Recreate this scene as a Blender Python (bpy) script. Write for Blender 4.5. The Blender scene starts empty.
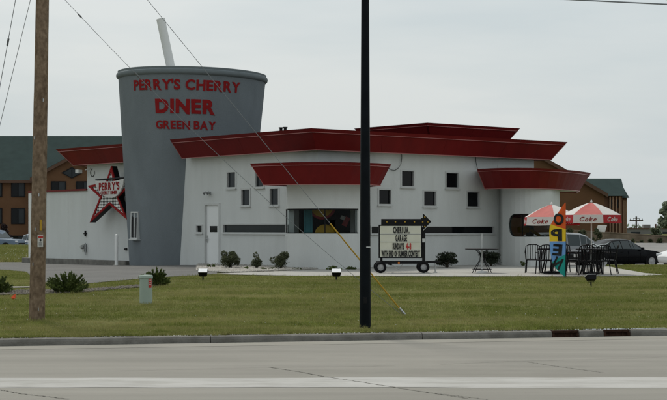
import bpy, math, random
import numpy as np
from mathutils import Matrix, Vector, Euler
random.seed(7); RNG = np.random.default_rng(11)
R = math.radians
scene = bpy.context.scene
COL = scene.collection
# ------------------------------------------------------------------ camera
F, U0, V0, CAMH = 1500.0, 333.5, 228.0, 1.60      # focal length / horizon of the photograph, in its pixels
cam = bpy.data.cameras.new('camera'); camo = bpy.data.objects.new('camera', cam); COL.objects.link(camo)
camo.location = (0, 0, CAMH); camo.rotation_euler = (R(90), 0, 0)
cam.sensor_width = 36; cam.lens = 36*F/667; cam.shift_y = (V0-200)/667
cam.clip_start = .1; cam.clip_end = 9000
scene.camera = camo
# ------------------------------------------------------------------ sky and sun (hazy, almost overcast, sun behind the building)
SUN_EL, SUN_AZ = R(56), R(-24)                      # azimuth from +Y towards +X
w = bpy.data.worlds.new('World'); scene.world = w; w.use_nodes = True
nt = w.node_tree; nt.nodes.clear()
out = nt.nodes.new('ShaderNodeOutputWorld'); bg = nt.nodes.new('ShaderNodeBackground')
sky = nt.nodes.new('ShaderNodeTexSky'); sky.sky_type = 'NISHITA'; sky.sun_disc = False
sky.sun_elevation = SUN_EL; sky.sun_rotation = SUN_AZ; sky.dust_density = 6; sky.air_density = 1.2
tc = nt.nodes.new('ShaderNodeTexCoord'); mp = nt.nodes.new('ShaderNodeMapping'); mp.inputs['Scale'].default_value = (1.2, 1.2, 7)
nz = nt.nodes.new('ShaderNodeTexNoise'); nz.inputs['Scale'].default_value = 2.6; nz.inputs['Detail'].default_value = 5
cr = nt.nodes.new('ShaderNodeValToRGB')
cr.color_ramp.elements[0].position = .36; cr.color_ramp.elements[0].color = (.600, .672, .700, 1)
cr.color_ramp.elements[1].position = .62; cr.color_ramp.elements[1].color = (.715, .760, .765, 1)
sc_ = nt.nodes.new('ShaderNodeVectorMath'); sc_.operation = 'SCALE'; sc_.inputs['Scale'].default_value = 10.0
mx = nt.nodes.new('ShaderNodeMix'); mx.data_type = 'RGBA'; mx.inputs['Factor'].default_value = .84
nt.links.new(tc.outputs['Generated'], mp.inputs['Vector']); nt.links.new(mp.outputs['Vector'], nz.inputs['Vector'])
nt.links.new(nz.outputs['Fac'], cr.inputs['Fac']); nt.links.new(cr.outputs['Color'], sc_.inputs[0])
nt.links.new(sky.outputs['Color'], mx.inputs['A']); nt.links.new(sc_.outputs[0], mx.inputs['B'])
nt.links.new(mx.outputs['Result'], bg.inputs['Color']); bg.inputs['Strength'].default_value = .1
nt.links.new(bg.outputs['Background'], out.inputs['Surface'])
sl = bpy.data.lights.new('sun', 'SUN'); sl.energy = 2.0; sl.angle = R(10); sl.color = (1, .96, .89)
so = bpy.data.objects.new('sun', sl); COL.objects.link(so)
sd = Vector((math.sin(SUN_AZ)*math.cos(SUN_EL), math.cos(SUN_AZ)*math.cos(SUN_EL), math.sin(SUN_EL)))
so.rotation_euler = sd.to_track_quat('Z', 'Y').to_euler(); so.location = (0, 0, 40)
vs = scene.view_settings; vs.view_transform = 'Standard'; vs.look = 'None'; vs.gamma = 1; vs.exposure = .06
vs.use_curve_mapping = False
scene.render.engine = 'CYCLES'

# ------------------------------------------------------------------ materials
MATS = {}
def mat(name, col, rough=.7, var=.0, scale=8., bump=0., bscale=60., spec=.35, metal=0., col2=None, dscale=None, dcol=None, damt=.5, trans=0., stretch=None):
    """procedural principled: base colour broken by noise, a second larger dirt layer, fine bump"""
    m = bpy.data.materials.new(name); m.use_nodes = True; n = m.node_tree.nodes; l = m.node_tree.links
    b = n['Principled BSDF']; b.inputs['Roughness'].default_value = rough; b.inputs['Metallic'].default_value = metal
    b.inputs['Specular IOR Level'].default_value = spec
    tcn = n.new('ShaderNodeTexCoord'); src = tcn.outputs['Object']
    if stretch:
        mpn = n.new('ShaderNodeMapping'); mpn.inputs['Scale'].default_value = stretch
        l.new(src, mpn.inputs['Vector']); src = mpn.outputs['Vector']
    c = (*col, 1)
    last = None
    if var or col2:
        t = n.new('ShaderNodeTexNoise'); t.inputs['Scale'].default_value = scale; t.inputs['Detail'].default_value = 6
        l.new(src, t.inputs['Vector'])
        r = n.new('ShaderNodeValToRGB'); r.color_ramp.elements[0].position = .3; r.color_ramp.elements[1].position = .7
        a = tuple(x*(1-var) for x in col); bb = col2 if col2 else tuple(x*(1+var) for x in col)
        r.color_ramp.elements[0].color = (*a, 1); r.color_ramp.elements[1].color = (*bb, 1)
        l.new(t.outputs['Fac'], r.inputs['Fac']); last = r.outputs['Color']
    if dcol:
        t = n.new('ShaderNodeTexNoise'); t.inputs['Scale'].default_value = dscale or 1.; t.inputs['Detail'].default_value = 8; t.inputs['Roughness'].default_value = .65
        l.new(src, t.inputs['Vector'])
        r = n.new('ShaderNodeValToRGB'); r.color_ramp.elements[0].position = .48; r.color_ramp.elements[1].position = .75
        r.color_ramp.elements[0].color = (0, 0, 0, 1); r.color_ramp.elements[1].color = (damt, damt, damt, 1)
        l.new(t.outputs['Fac'], r.inputs['Fac'])
        x = n.new('ShaderNodeMix'); x.data_type = 'RGBA'; x.inputs['B'].default_value = (*dcol, 1)
        l.new(r.outputs['Color'], x.inputs['Factor'])
        if last: l.new(last, x.inputs['A'])
        else: x.inputs['A'].default_value = c
        last = x.outputs['Result']
    if last: l.new(last, b.inputs['Base Color'])
    else: b.inputs['Base Color'].default_value = c
    if bump:
        t = n.new('ShaderNodeTexNoise'); t.inputs['Scale'].default_value = bscale; t.inputs['Detail'].default_value = 4
        l.new(src, t.inputs['Vector']); bn = n.new('ShaderNodeBump'); bn.inputs['Strength'].default_value = bump; bn.inputs['Distance'].default_value = .02
        l.new(t.outputs['Fac'], bn.inputs['Height']); l.new(bn.outputs['Normal'], b.inputs['Normal'])
    if trans:
        tr = n.new('ShaderNodeBsdfTranslucent'); ms = n.new('ShaderNodeMixShader'); ms.inputs['Fac'].default_value = trans
        if last: l.new(last, tr.inputs['Color'])
        else: tr.inputs['Color'].default_value = c
        l.new(b.outputs['BSDF'], ms.inputs[1]); l.new(tr.outputs['BSDF'], ms.inputs[2]); l.new(ms.outputs['Shader'], n['Material Output'].inputs['Surface'])
    MATS[name] = m
    return m
mat('stucco', (.60, .615, .60), .9, .04, 1.6, .4, 60, .15, dscale=2.2, dcol=(.50, .505, .485), damt=.4, stretch=(1, 1, .2))
mat('annex_stucco', (.60, .62, .60), .9, .04, 1.3, .4, 60, .15, dscale=1.8, dcol=(.50, .505, .48), damt=.4, stretch=(1, 1, .22))
mat('cup_grey', (.175, .198, .212), .9, .08, 1.1, .5, 40, .12, dscale=1.6, dcol=(.145, .165, .176), damt=.6, stretch=(1, 1, .5))
mat('cup_rim', (.165, .190, .200), .8, .05, 3, .2, 60, .15)
mat('sign_red', (.25, .013, .014), .7, .06, 5, 0, 30, .1)
mat('fascia_red', (.150, .0105, .0105), .45, .08, 1.2, .05, 8, .13, dscale=1.4, dcol=(.11, .009, .010), damt=.9, stretch=(1.6, 1.6, .25))
mat('fascia_cap', (.145, .0105, .0105), .45, .06, 2, 0, 8, .13)
mat('fascia_trim', (.36, .11, .10), .35, .05, 2, 0, 8, .5)
mat('roof_membrane', (.016, .020, .027), .95, .2, 4, .2, 20, .05)
mat('soffit', (.55, .54, .52), .9, .05, 2)
mat('dark_glass', (.006, .007, .008), .05, .2, .6, 0, 1, .16)
mat('grey_glass', (.022, .027, .030), .08, .2, .8, 0, 1, .2)
mat('alu_frame', (.52, .53, .52), .45, .05, 4, 0, 1, .4, .2)
mat('white_paint', (.72, .72, .70), .5, .03, 3, .05, 40)
mat('door_white', (.74, .75, .74), .45, .03, 2, 0, 40)
mat('steel', (.42, .43, .43), .35, .1, 6, 0, 1, .5, .8)
mat('black_metal', (.008, .008, .009), .5, .2, 5, .05, 40, .15)
mat('black_pole', (.005, .007, .009), .5, .25, 5, .05, 30, .07)
mat('black_plastic', (.006, .006, .007), .5, .15, 6, 0, 1, .12)
mat('concrete', (.36, .35, .32), .92, .07, 2.2, .3, 120, .2, dscale=.8, dcol=(.27, .26, .235), damt=.5)
mat('kerb_concrete', (.185, .177, .158), .92, .22, 5, .5, 60, .12, dscale=2.4, dcol=(.075, .070, .060), damt=.75)
mat('rust', (.035, .018, .012), .9, .4, 14, .4, 60, .1)
mat('asphalt', (.135, .133, .126), .93, .10, 1.3, .4, 160, .2, dscale=.35, dcol=(.19, .186, .175), damt=.7)
mat('lot_asphalt', (.21, .205, .195), .93, .10, .5, .3, 120, .2, dscale=.2, dcol=(.26, .255, .24), damt=.6)
mat('lawn', (.12, .125, .032), .95, .25, 1.4, .8, 60, .1, col2=(.145, .15, .042), dscale=.33, dcol=(.16, .145, .07), damt=.55)
mat('weeds', (.10, .115, .045), .95, .25, .8, .8, 30, .1, col2=(.16, .155, .075))
def grass_mat():
    m = bpy.data.materials.new('grass_blade'); m.use_nodes = True; n = m.node_tree.nodes; l = m.node_tree.links
    b = n['Principled BSDF']; b.inputs['Roughness'].default_value = .85; b.inputs['Specular IOR Level'].default_value = .05
    t = n.new('ShaderNodeTexCoord'); last = None
    for scale, detail, p0, p1, c0, c1, amt in ((70, 2, .35, .65, (.100, .130, .026), (.340, .370, .100), None), (4.5, 6, .44, .62, None, (.080, .102, .020), .75), (.55, 8, .42, .66, None, (.42, .36, .17), .80), (.21, 4, .40, .62, None, (.105, .132, .026), .55), (28, 2, .60, .66, None, (.36, .31, .17), .75)):
        q = n.new('ShaderNodeTexNoise'); q.inputs['Scale'].default_value = scale; q.inputs['Detail'].default_value = detail; q.inputs['Roughness'].default_value = .65
        if scale < 1:
            mpn = n.new('ShaderNodeMapping'); mpn.inputs['Scale'].default_value = (.6, 1.6, 1); mpn.inputs['Rotation'].default_value = (0, 0, R(-11)); l.new(t.outputs['Object'], mpn.inputs['Vector']); l.new(mpn.outputs['Vector'], q.inputs['Vector'])
        else: l.new(t.outputs['Object'], q.inputs['Vector'])
        r = n.new('ShaderNodeValToRGB'); r.color_ramp.elements[0].position = p0; r.color_ramp.elements[1].position = p1; l.new(q.outputs['Fac'], r.inputs['Fac'])
        if last is None: r.color_ramp.elements[0].color = (*c0, 1); r.color_ramp.elements[1].color = (*c1, 1); last = r.outputs['Color']
        else:
            r.color_ramp.elements[0].color = (0, 0, 0, 1); r.color_ramp.elements[1].color = (amt, amt, amt, 1)
            x = n.new('ShaderNodeMix'); x.data_type = 'RGBA'; l.new(r.outputs['Color'], x.inputs['Factor']); l.new(last, x.inputs['A']); x.inputs['B'].default_value = (*c1, 1); last = x.outputs['Result']
    l.new(last, b.inputs['Base Color']); tr = n.new('ShaderNodeBsdfTranslucent'); l.new(last, tr.inputs['Color']); ms = n.new('ShaderNodeMixShader'); ms.inputs['Fac'].default_value = .3
    l.new(b.outputs['BSDF'], ms.inputs[1]); l.new(tr.outputs['BSDF'], ms.inputs[2]); l.new(ms.outputs['Shader'], n['Material Output'].inputs['Surface']); MATS['grass_blade'] = m
grass_mat()
mat('clover', (.55, .55, .50), .8, .1, 5)
mat('mulch', (.15, .135, .115), .95, .35, 14, .8, 40, .1)
mat('stone', (.34, .32, .28), .9, .25, 3, .3, 30, .2, col2=(.44, .42, .38))
mat('wood_pole', (.19, .132, .088), .95, .25, 20, .8, 24, .05, col2=(.275, .200, .138), dscale=8., dcol=(.060, .040, .027), damt=.85, stretch=(1, 1, .6))
mat('shrub_leaf', (.055, .068, .032), .6, .35, 6, 0, 1, .25, col2=(.115, .13, .065), trans=.2)
mat('dark_leaf', (.016, .024, .011), .6, .35, 6, 0, 1, .3, col2=(.03, .042, .018), trans=.15)
mat('juniper', (.055, .085, .020), .6, .35, 5, 0, 1, .25, col2=(.125, .165, .042), trans=.2)
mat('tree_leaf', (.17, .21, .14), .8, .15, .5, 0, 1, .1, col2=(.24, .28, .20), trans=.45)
mat('purple_leaf', (.03, .018, .018), .7, .3, 1, 0, 1, .2, col2=(.05, .03, .028))
mat('bark', (.07, .055, .042), .95, .3, 8, .6, 20)
mat('brick_brown', (.130, .068, .036), .9, .08, .6, .25, 10, .1, col2=(.148, .079, .043))
mat('brick_side', (.16, .085, .052), .9, .10, .6, .25, 10, .2)
mat('roof_green', (.024, .042, .040), .9, .12, 1.2, .3, 6, .1, dscale=.4, dcol=(.032, .052, .049), damt=.6)
mat('tan_trim', (.30, .19, .12), .8, .06, 2)
mat('brown_trim', (.10, .055, .035), .8, .06, 2)
mat('far_wall', (.17, .13, .095), .95, .25, 1.6, .3, 4, .1, col2=(.26, .205, .155))
mat('warehouse', (.19, .185, .17), .9, .06, .3)
mat('pedestal_green', (.33, .40, .345), .6, .05, 6, .05, 40)
mat('label_red', (.45, .03, .025), .6, .05, 8)
mat('yellow', (.44, .26, .02), .6, .06, 8)
mat('bulb', (.42, .25, .025), .3, .05, 8)
mat('sign_cream', (.62, .61, .50), .5, .06, 6, 0, 1, .4, dscale=3, dcol=(.48, .46, .34), damt=.5)
mat('ink', (.012, .012, .013), .6)
mat('rubber', (.010, .010, .011), .85, .2, 10, .2, 60, .1)
mat('rim', (.36, .36, .36), .45, .25, 8, 0, 1, .3, .3)
mat('orange_lens', (.8, .22, .02), .25)
mat('star_black', (.007, .007, .008), .5, .2, 4, 0, 1, .12)
mat('umb_red_skylit', (.62, .16, .14), .65, .06, 6, .1, 30, .3, trans=.35)  # canopy tops: sky reflection painted in as a paler, pinker red
mat('umb_red_deep', (.42, .02, .025), .65, .06, 6, .1, 30, .3, trans=.2)
mat('umb_white', (.78, .77, .74), .65, .03, 6, .1, 30, .3, trans=.35)
mat('flag_orange', (.60, .10, .025), .75, .06, 6, .1, 30, .2, trans=.3)
mat('flag_yellow', (.66, .46, .03), .75, .06, 6, .1, 30, .2, trans=.3)
mat('flag_blue', (.13, .28, .55), .75, .06, 6, .1, 30, .2, trans=.3)
mat('flag_green', (.02, .26, .23), .75, .06, 6, .1, 30, .2, trans=.3)
mat('wire', (.20, .21, .22), .5, 0, 1, 0, 1, .3, 0.)
mat('insulator', (.11, .115, .115), .4)
mat('paint_black', (.003, .0035, .0045), .22, 0, 1, 0, 1, .10)
mat('paint_silver', (.26, .27, .28), .35, 0, 1, 0, 1, .3, .2)
mat('glare_glass', (.16, .19, .19), .12, .2, 3, 0, 1, .7)  # rear car windows: bright sky glare painted in as a paler base colour
mat('paint_white', (.72, .72, .72), .2, 0, 1, 0, 1, .5)
mat('paint_blue', (.10, .14, .19), .25, 0, 1, 0, 1, .5, .2)
mat('paint_pale', (.38, .42, .46), .25, 0, 1, 0, 1, .5, .2)
mat('car_glass', (.03, .042, .043), .04, 0, 1, 0, 1, .5)
mat('lamp_lens', (.62, .64, .66), .12, 0, 1, 0, 1, .6)
mat('lamp_red', (.35, .02, .02), .2)
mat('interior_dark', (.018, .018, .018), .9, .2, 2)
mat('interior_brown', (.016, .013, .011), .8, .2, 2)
mat('teal', (.06, .22, .25), .7, .1, 3)
mat('amber', (.62, .36, .02), .6, .1, 3)
mat('booth_red', (.38, .03, .03), .5, .1, 3)
mat('orange_tape', (.80, .12, .04), .7)
mat('lamp_top', (.82, .82, .82), .12, .03, 5, 0, 1, .8)

def checker_mat():
    m = bpy.data.materials.new('checker_print'); m.use_nodes = True; n = m.node_tree.nodes; l = m.node_tree.links
    t = n.new('ShaderNodeTexCoord'); p = n.new('ShaderNodeMapping'); p.inputs['Rotation'].default_value = (0, R(45), 0); p.inputs['Scale'].default_value = (1, 1, 1)
    c = n.new('ShaderNodeTexChecker'); c.inputs['Scale'].default_value = 13; c.inputs['Color1'].default_value = (.70, .70, .68, 1); c.inputs['Color2'].default_value = (.012, .012, .012, 1)
    l.new(t.outputs['Object'], p.inputs['Vector']); l.new(p.outputs['Vector'], c.inputs['Vector']); l.new(c.outputs['Color'], n['Principled BSDF'].inputs['Base Color'])
    n['Principled BSDF'].inputs['Roughness'].default_value = .5; MATS['checker_print'] = m
checker_mat()
def pane_mat(nm, tint):
    m = bpy.data.materials.new(nm); m.use_nodes = True; n = m.node_tree.nodes; l = m.node_tree.links
    n.remove(n['Principled BSDF'])
    a = n.new('ShaderNodeBsdfTransparent'); a.inputs['Color'].default_value = (*tint, 1)
    g = n.new('ShaderNodeBsdfGlossy'); g.inputs['Roughness'].default_value = .02; g.inputs['Color'].default_value = (.9, .95, .95, 1)
    f = n.new('ShaderNodeFresnel'); f.inputs['IOR'].default_value = 1.18
    x = n.new('ShaderNodeMixShader'); l.new(f.outputs['Fac'], x.inputs['Fac']); l.new(a.outputs['BSDF'], x.inputs[1]); l.new(g.outputs['BSDF'], x.inputs[2])
    l.new(x.outputs['Shader'], n['Material Output'].inputs['Surface']); MATS[nm] = m
pane_mat('clear_pane', (.66, .70, .70)); pane_mat('tinted_pane', (.22, .24, .24))
def road_mat():
    m = bpy.data.materials.new('road_concrete'); m.use_nodes = True; n = m.node_tree.nodes; l = m.node_tree.links
    b = n['Principled BSDF']; b.inputs['Roughness'].default_value = .93; b.inputs['Specular IOR Level'].default_value = .2
    t = n.new('ShaderNodeTexCoord')
    def noise(scale, stretch, detail=6, rough=.6):
        p = n.new('ShaderNodeMapping'); p.inputs['Scale'].default_value = stretch; p.inputs['Rotation'].default_value = (0, 0, R(-5))
        q = n.new('ShaderNodeTexNoise'); q.inputs['Scale'].default_value = scale; q.inputs['Detail'].default_value = detail; q.inputs['Roughness'].default_value = rough
        l.new(t.outputs['Object'], p.inputs['Vector']); l.new(p.outputs['Vector'], q.inputs['Vector']); return q.outputs['Fac']
    def ramp(fac, p0, c0, p1, c1):
        r = n.new('ShaderNodeValToRGB'); r.color_ramp.elements[0].position = p0; r.color_ramp.elements[1].position = p1
        r.color_ramp.elements[0].color = (*c0, 1); r.color_ramp.elements[1].color = (*c1, 1); l.new(fac, r.inputs['Fac']); return r.outputs['Color']
    def mixc(f, a, bcol):
        x = n.new('ShaderNodeMix'); x.data_type = 'RGBA'; l.new(f, x.inputs['Factor']); l.new(a, x.inputs['A'])
        if isinstance(bcol, tuple): x.inputs['B'].default_value = (*bcol, 1)
        else: l.new(bcol, x.inputs['B'])
        return x.outputs['Result']
    c = ramp(noise(.9, (.12, 1, 1)), .3, (.195, .186, .163), .72, (.290, .277, .243))           # tyre streaks along the lane
    c = mixc(ramp(noise(.35, (.5, 1, 1)), .45, (0, 0, 0), .75, (.6, .6, .6)), c, (.21, .20, .172))
    c = mixc(ramp(noise(38, (1, 1, 1), 3, .7), .55, (0, 0, 0), .78, (.35, .35, .35)), c, (.17, .16, .14))  # aggregate speckle
    c = mixc(ramp(noise(.16, (.6, 1, 1), 8, .7), .50, (0, 0, 0), .70, (.55, .55, .55)), c, (.315, .30, .262))
    c = mixc(ramp(noise(3.2, (.4, 1, 1), 8, .75), .58, (0, 0, 0), .78, (.55, .55, .55)), c, (.150, .142, .122))
    l.new(c, b.inputs['Base Color'])
    bn = n.new('ShaderNodeBump'); bn.inputs['Strength'].default_value = .3; bn.inputs['Distance'].default_value = .01
    l.new(noise(90, (1, 1, 1), 3), bn.inputs['Height']); l.new(bn.outputs['Normal'], b.inputs['Normal'])
    MATS['road_concrete'] = m
road_mat()
mat('road_band', (.395, .387, .365), .93, .08, 3, .25, 90, .15, dscale=2.6, dcol=(.24, .23, .20), damt=.85, stretch=(.35, 1, 1))
mat('crack', (.145, .137, .118), .95, .2, 5)
mat('gutter', (.275, .262, .228), .93, .10, 2, .2, 90, .15, dscale=1.3, dcol=(.20, .19, .16), damt=.8, stretch=(.3, 1, 1))

# ------------------------------------------------------------------ mesh helpers
class MB:
    def __init__(s): s.v = []; s.f = []; s.mi = []; s.cur = 0
    def add(s, vs, fs):
        o = len(s.v); s.v += [tuple(p) for p in vs]; s.f += [tuple(i+o for i in f) for f in fs]; s.mi += [s.cur]*len(fs); return s
    def box(s, c, d, rz=0, M=None):
        x, y, z = (k/2 for k in d); P = [Vector((a*x, b*y, e*z)) for e in (-1, 1) for b in (-1, 1) for a in (-1, 1)]
        m = Matrix.Translation(c) @ (M.to_4x4() if M else Matrix.Rotation(rz, 4, 'Z'))
        return s.add([m @ p for p in P], [(0, 2, 3, 1), (4, 5, 7, 6), (0, 1, 5, 4), (2, 6, 7, 3), (0, 4, 6, 2), (1, 3, 7, 5)])
    def hexa(s, lo, hi):
        """prism between two rings"""
        n = len(lo); fs = [tuple(range(n))[::-1], tuple(range(n, 2*n))] + [(i, (i+1) % n, (i+1) % n+n, i+n) for i in range(n)]
        return s.add(list(lo)+list(hi), fs)
    def prism(s, poly, z0, z1): return s.hexa([(x, y, z0) for x, y in poly], [(x, y, z1) for x, y in poly])
    def tube(s, pts, rad, n=8, cap=True):
        pts = [Vector(p) for p in pts]; rad = [float(q) for q in rad] if isinstance(rad, (list, tuple)) else [float(rad)]*len(pts)
        o = len(s.v); vs = []; fs = []
        for i, p in enumerate(pts):
            t = (pts[min(i+1, len(pts)-1)]-pts[max(i-1, 0)]).normalized()
            a = Vector((0, 0, 1)) if abs(t.z) < .9 else Vector((1, 0, 0))
            e1 = t.cross(a).normalized(); e2 = t.cross(e1)
            vs += [p+rad[i]*(math.cos(2*math.pi*k/n)*e1+math.sin(2*math.pi*k/n)*e2) for k in range(n)]
        for i in range(len(pts)-1):
            fs += [(i*n+k, i*n+(k+1) % n, (i+1)*n+(k+1) % n, (i+1)*n+k) for k in range(n)]
        if cap: fs += [tuple(range(n))[::-1], tuple(range((len(pts)-1)*n, len(pts)*n))]
        return s.add(vs, fs)
    def lathe(s, prof, n=48, c=(0, 0, 0), M=None, close=False):
        vs = []; fs = []
        for r, z in prof: vs += [Vector((r*math.cos(2*math.pi*k/n), r*math.sin(2*math.pi*k/n), z)) for k in range(n)]
        for i in range(len(prof)-1): fs += [(i*n+k, i*n+(k+1) % n, (i+1)*n+(k+1) % n, (i+1)*n+k) for k in range(n)]
        if close: fs += [tuple(range(n))[::-1], tuple(range((len(prof)-1)*n, len(prof)*n))]
        m = Matrix.Translation(c) @ (M.to_4x4() if M else Matrix.Identity(4))
        return s.add([m @ p for p in vs], fs)
    def build(s, name, mats, parent=None, smooth=False, bevel=0):
        me = bpy.data.meshes.new(name); me.from_pydata(s.v, [], s.f); me.update()
        mats = mats if isinstance(mats, (list, tuple)) else [mats]
        for m in mats: me.materials.append(MATS[m])
        if len(mats) > 1: me.polygons.foreach_set('material_index', s.mi)
        if smooth:
            me.polygons.foreach_set('use_smooth', [True]*len(me.polygons)); me.set_sharp_from_angle(angle=R(40))
        o = bpy.data.objects.new(name, me); COL.objects.link(o)
        if parent: o.parent = parent
        if bevel:
            b = o.modifiers.new('bevel', 'BEVEL'); b.width = bevel; b.segments = 2; b.limit_method = 'ANGLE'; b.angle_limit = R(35)
        return o
def tag(o, label=None, cat=None, group=None, kind=None):
    if label: o['label'] = label
    if cat: o['category'] = cat
    if group: o['group'] = group
    if kind: o['kind'] = kind
    return o
def empty(name, loc, rz, label, cat, group=None):
    o = bpy.data.objects.new(name, None); COL.objects.link(o); o.location = loc; o.rotation_euler = (0, 0, rz); o.empty_display_size = .3
    return tag(o, label, cat, group)
def copy_tree(o, parent=None):
    c = o.copy(); COL.objects.link(c)
    if parent: c.parent = parent
    for ch in list(o.children): copy_tree(ch, c)
    return c
def big_mesh(name, V, Fc, m, kind='stuff', parent=None):
    """numpy triangles/quads into one mesh"""
    me = bpy.data.meshes.new(name); k = Fc.shape[1]
    me.vertices.add(len(V)); me.vertices.foreach_set('co', V.astype(np.float32).ravel())
    me.loops.add(Fc.size); me.loops.foreach_set('vertex_index', Fc.astype(np.int32).ravel())
    me.polygons.add(len(Fc)); me.polygons.foreach_set('loop_start', np.arange(0, Fc.size, k, dtype=np.int32))
    me.update(calc_edges=True); me.materials.append(MATS[m])
    o = bpy.data.objects.new(name, me); COL.objects.link(o)
    if parent: o.parent = parent
    if kind: o['kind'] = kind
    return o
_gl = {}
def glyph(ch, bold=.0, depth=.02, shear=0.):
    """one character as (verts, faces, width), height of capitals about .7 -> scaled to 1"""
    k = (ch, bold, depth, shear)
    if k in _gl: return _gl[k]
    cu = bpy.data.curves.new('glyph', 'FONT'); cu.body = ch; cu.size = 1; cu.offset = bold; cu.extrude = depth/2; cu.shear = shear; cu.resolution_u = 4
    o = bpy.data.objects.new('glyph', cu); COL.objects.link(o)
    dg = bpy.context.evaluated_depsgraph_get(); me = bpy.data.meshes.new_from_object(o.evaluated_get(dg))
    v = [tuple(p.co) for p in me.vertices]; f = [tuple(p.vertices) for p in me.polygons]
    bpy.data.objects.remove(o); bpy.data.curves.remove(cu); bpy.data.meshes.remove(me)
    x0 = min(p[0] for p in v); x1 = max(p[0] for p in v)
    s = 1/.69
    v = [((p[0]-x0)*s, p[1]*s, p[2]) for p in v]
    _gl[k] = (v, f, (x1-x0)*s); return _gl[k]
def flat_text(mb, text, x0, x1, y0, y1, fn, bold=.02, depth=.012, shear=0., gap=.14, space=.5):
    """text in the rectangle, each vertex passed through fn(x, y, d)"""
    items = []; x = 0
    for ch in text:
        if ch == ' ': x += space; continue
        v, f, wd = glyph(ch, bold, depth, shear); items.append((x, v, f)); x += wd+gap
    tot = x-gap; sx = (x1-x0)/tot; sy = (y1-y0)
    for xx, v, f in items: mb.add([fn(x0+(xx+p[0])*sx, y0+p[1]*sy, p[2]) for p in v], f)
    return mb

# ------------------------------------------------------------------ where things stand
def wx(u, d): return (u-U0)/F*d
KO, KD = Vector((0, 21.25)), Vector((.9784, .2064)).normalized()         # kerb line
KN = Vector((-KD.y, KD.x))
def kpt(a, b): p = KO+KD*a+KN*b; return p.x, p.y
def lerp(tab, x):
    if x <= tab[0][0]: return tab[0][1]
    for (a, p), (b, q) in zip(tab, tab[1:]):
        if x <= b:
            t = (x-a)/(b-a); return p+(q-p)*t
    return tab[-1][1]
PL = [(0, .095), (22, .106), (39, .31), (50, .31), (57, .19), (75, .08), (99, .32), (108, .05), (120, -.5), (165, -1.6), (400, -1.8), (9000, -2)]
PR = [(0, .095), (22, .106), (39, .325), (51, .31), (58, .10), (74, -.42), (85, -.40), (96, .05), (110, .62), (150, .75), (400, .3), (9000, -2)]
PC = [(0, .095), (22, .106), (39, .325), (54, .325), (70, .1), (110, -.3), (400, -.8), (9000, -2)]
def terrain(x, y):
    if y < 20.0: return .095
    u = U0+F*x/max(y, 5)
    ss = lambda t: max(0, min(1, t))**2*(3-2*max(0, min(1, t)))
    a = ss((260-u)/130); b = ss((u-440)/110)
    return lerp(PL, y)*a+lerp(PR, y)*b+lerp(PC, y)*(1-a-b)
def gz(u, d): return terrain(wx(u, d), d)
def ground_at(u, d, dz=0): return (wx(u, d), d, gz(u, d)+dz)
# the diner's own frame: x along the right-hand front, y along the left-hand front, origin at the corner under the big fascia
DC = Vector((-.54, 46.4)); DRZ = math.atan2(.636, .772); DX = Vector((math.cos(DRZ), math.sin(DRZ))); DY = Vector((-DX.y, DX.x))
def loc(u, d):
    p = Vector((wx(u, d), d))-DC; return p.dot(DX), p.dot(DY)
def hit_x(u, c=.35):                         # pixel column on the left-hand front (local x = c) -> (local y, distance)
    k = (u-U0)/F; t = (c+DC.dot(DX))/(k*DX.x+DX.y); return loc(u, t)[1], t
def hit_y(u, c=.35):
    k = (u-U0)/F; t = (c+DC.dot(DY))/(k*DY.x+DY.y); return loc(u, t)[0], t
def zz(v, d): return CAMH-(v-V0)/F*d

# ------------------------------------------------------------------ ground, road, kerb
def grid(name, A, B, m, fn, kind='structure'):
    V = []; n = len(B)
    for a in A:
        for b in B: V.append(fn(a, b))
    Fc = [(i*n+j, (i+1)*n+j, (i+1)*n+j+1, i*n+j+1) for i in range(len(A)-1) for j in range(n-1)]
    mb = MB(); mb.add(V, Fc); o = mb.build(name, m, None, True); tag(o, kind=kind); return o
def spaced(lo, hi, near, step, grow=1.22):
    xs = [0.]; s = step
    while xs[-1] < hi:
        xs.append(xs[-1]+s)
        if xs[-1] > near: s *= grow
    neg = [0.]; s = step
    while neg[-1] > lo:
        neg.append(neg[-1]-s)
        if -neg[-1] > near: s *= grow
    return sorted(set(neg[1:]+xs))
A_ = spaced(-3000, 3000, 24, 1.0); B_ = [b for b in spaced(0, 5000, 60, .8, 1.12) if b >= 0]; B_[0] = .12
def gfn(a, b):
    x, y = kpt(a, b); return (x, y, terrain(x, y))
ground = grid('ground', A_, B_, 'lawn', gfn)
road = grid('road', spaced(-1500, 1500, 20, 4., 1.5), [-400, -60, -30, -20, -12, -6, -3, 0.02], 'road_concrete', lambda a, b: (*kpt(a, b), 0.))
# kerb: cast lengths with open joints; two rusty inlets sit in it
kerb = MB(); kprof = [(-.02, -.05), (-.015, .055), (.0, .085), (.025, .096), (.15, .099), (.15, -.05)]
INLETS = [(565.5, 9.0), (617, 8.0)]
def kerb_a(u):                                # along-kerb coordinate of a pixel column on the kerb face
    k = (u-U0)/F; t = (KO.dot(KN))/(Vector((k, 1)).dot(KN)); return (Vector((k*t, t))-KO).dot(KD)
inl = []
for u, wpx in INLETS: c = kerb_a(u); inl.append((c-.21, c+.21))
cuts = [-60, -40, -28, -20, -14, -11, -7.9, -4.85, -1.75, 1.3, inl[0][0], inl[0][1], inl[1][0], inl[1][1], 7.5, 10.6, 14, 20, 28, 40, 60]
kroot = None
for a0, a1 in zip(cuts, cuts[1:]):
    hole = any(abs(a0-i[0]) < 1e-6 for i in inl)
    g = .006
    if hole: continue
    m = MB(); ring = lambda a: [(*kpt(a, b), z) for b, z in kprof]
    m.hexa(ring(a0+g), ring(a1-g))
    o = m.build('kerb' if kroot is None else 'kerb_length', 'kerb_concrete', kroot)
    if kroot is None: kroot = tag(o, kind='structure')
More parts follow.
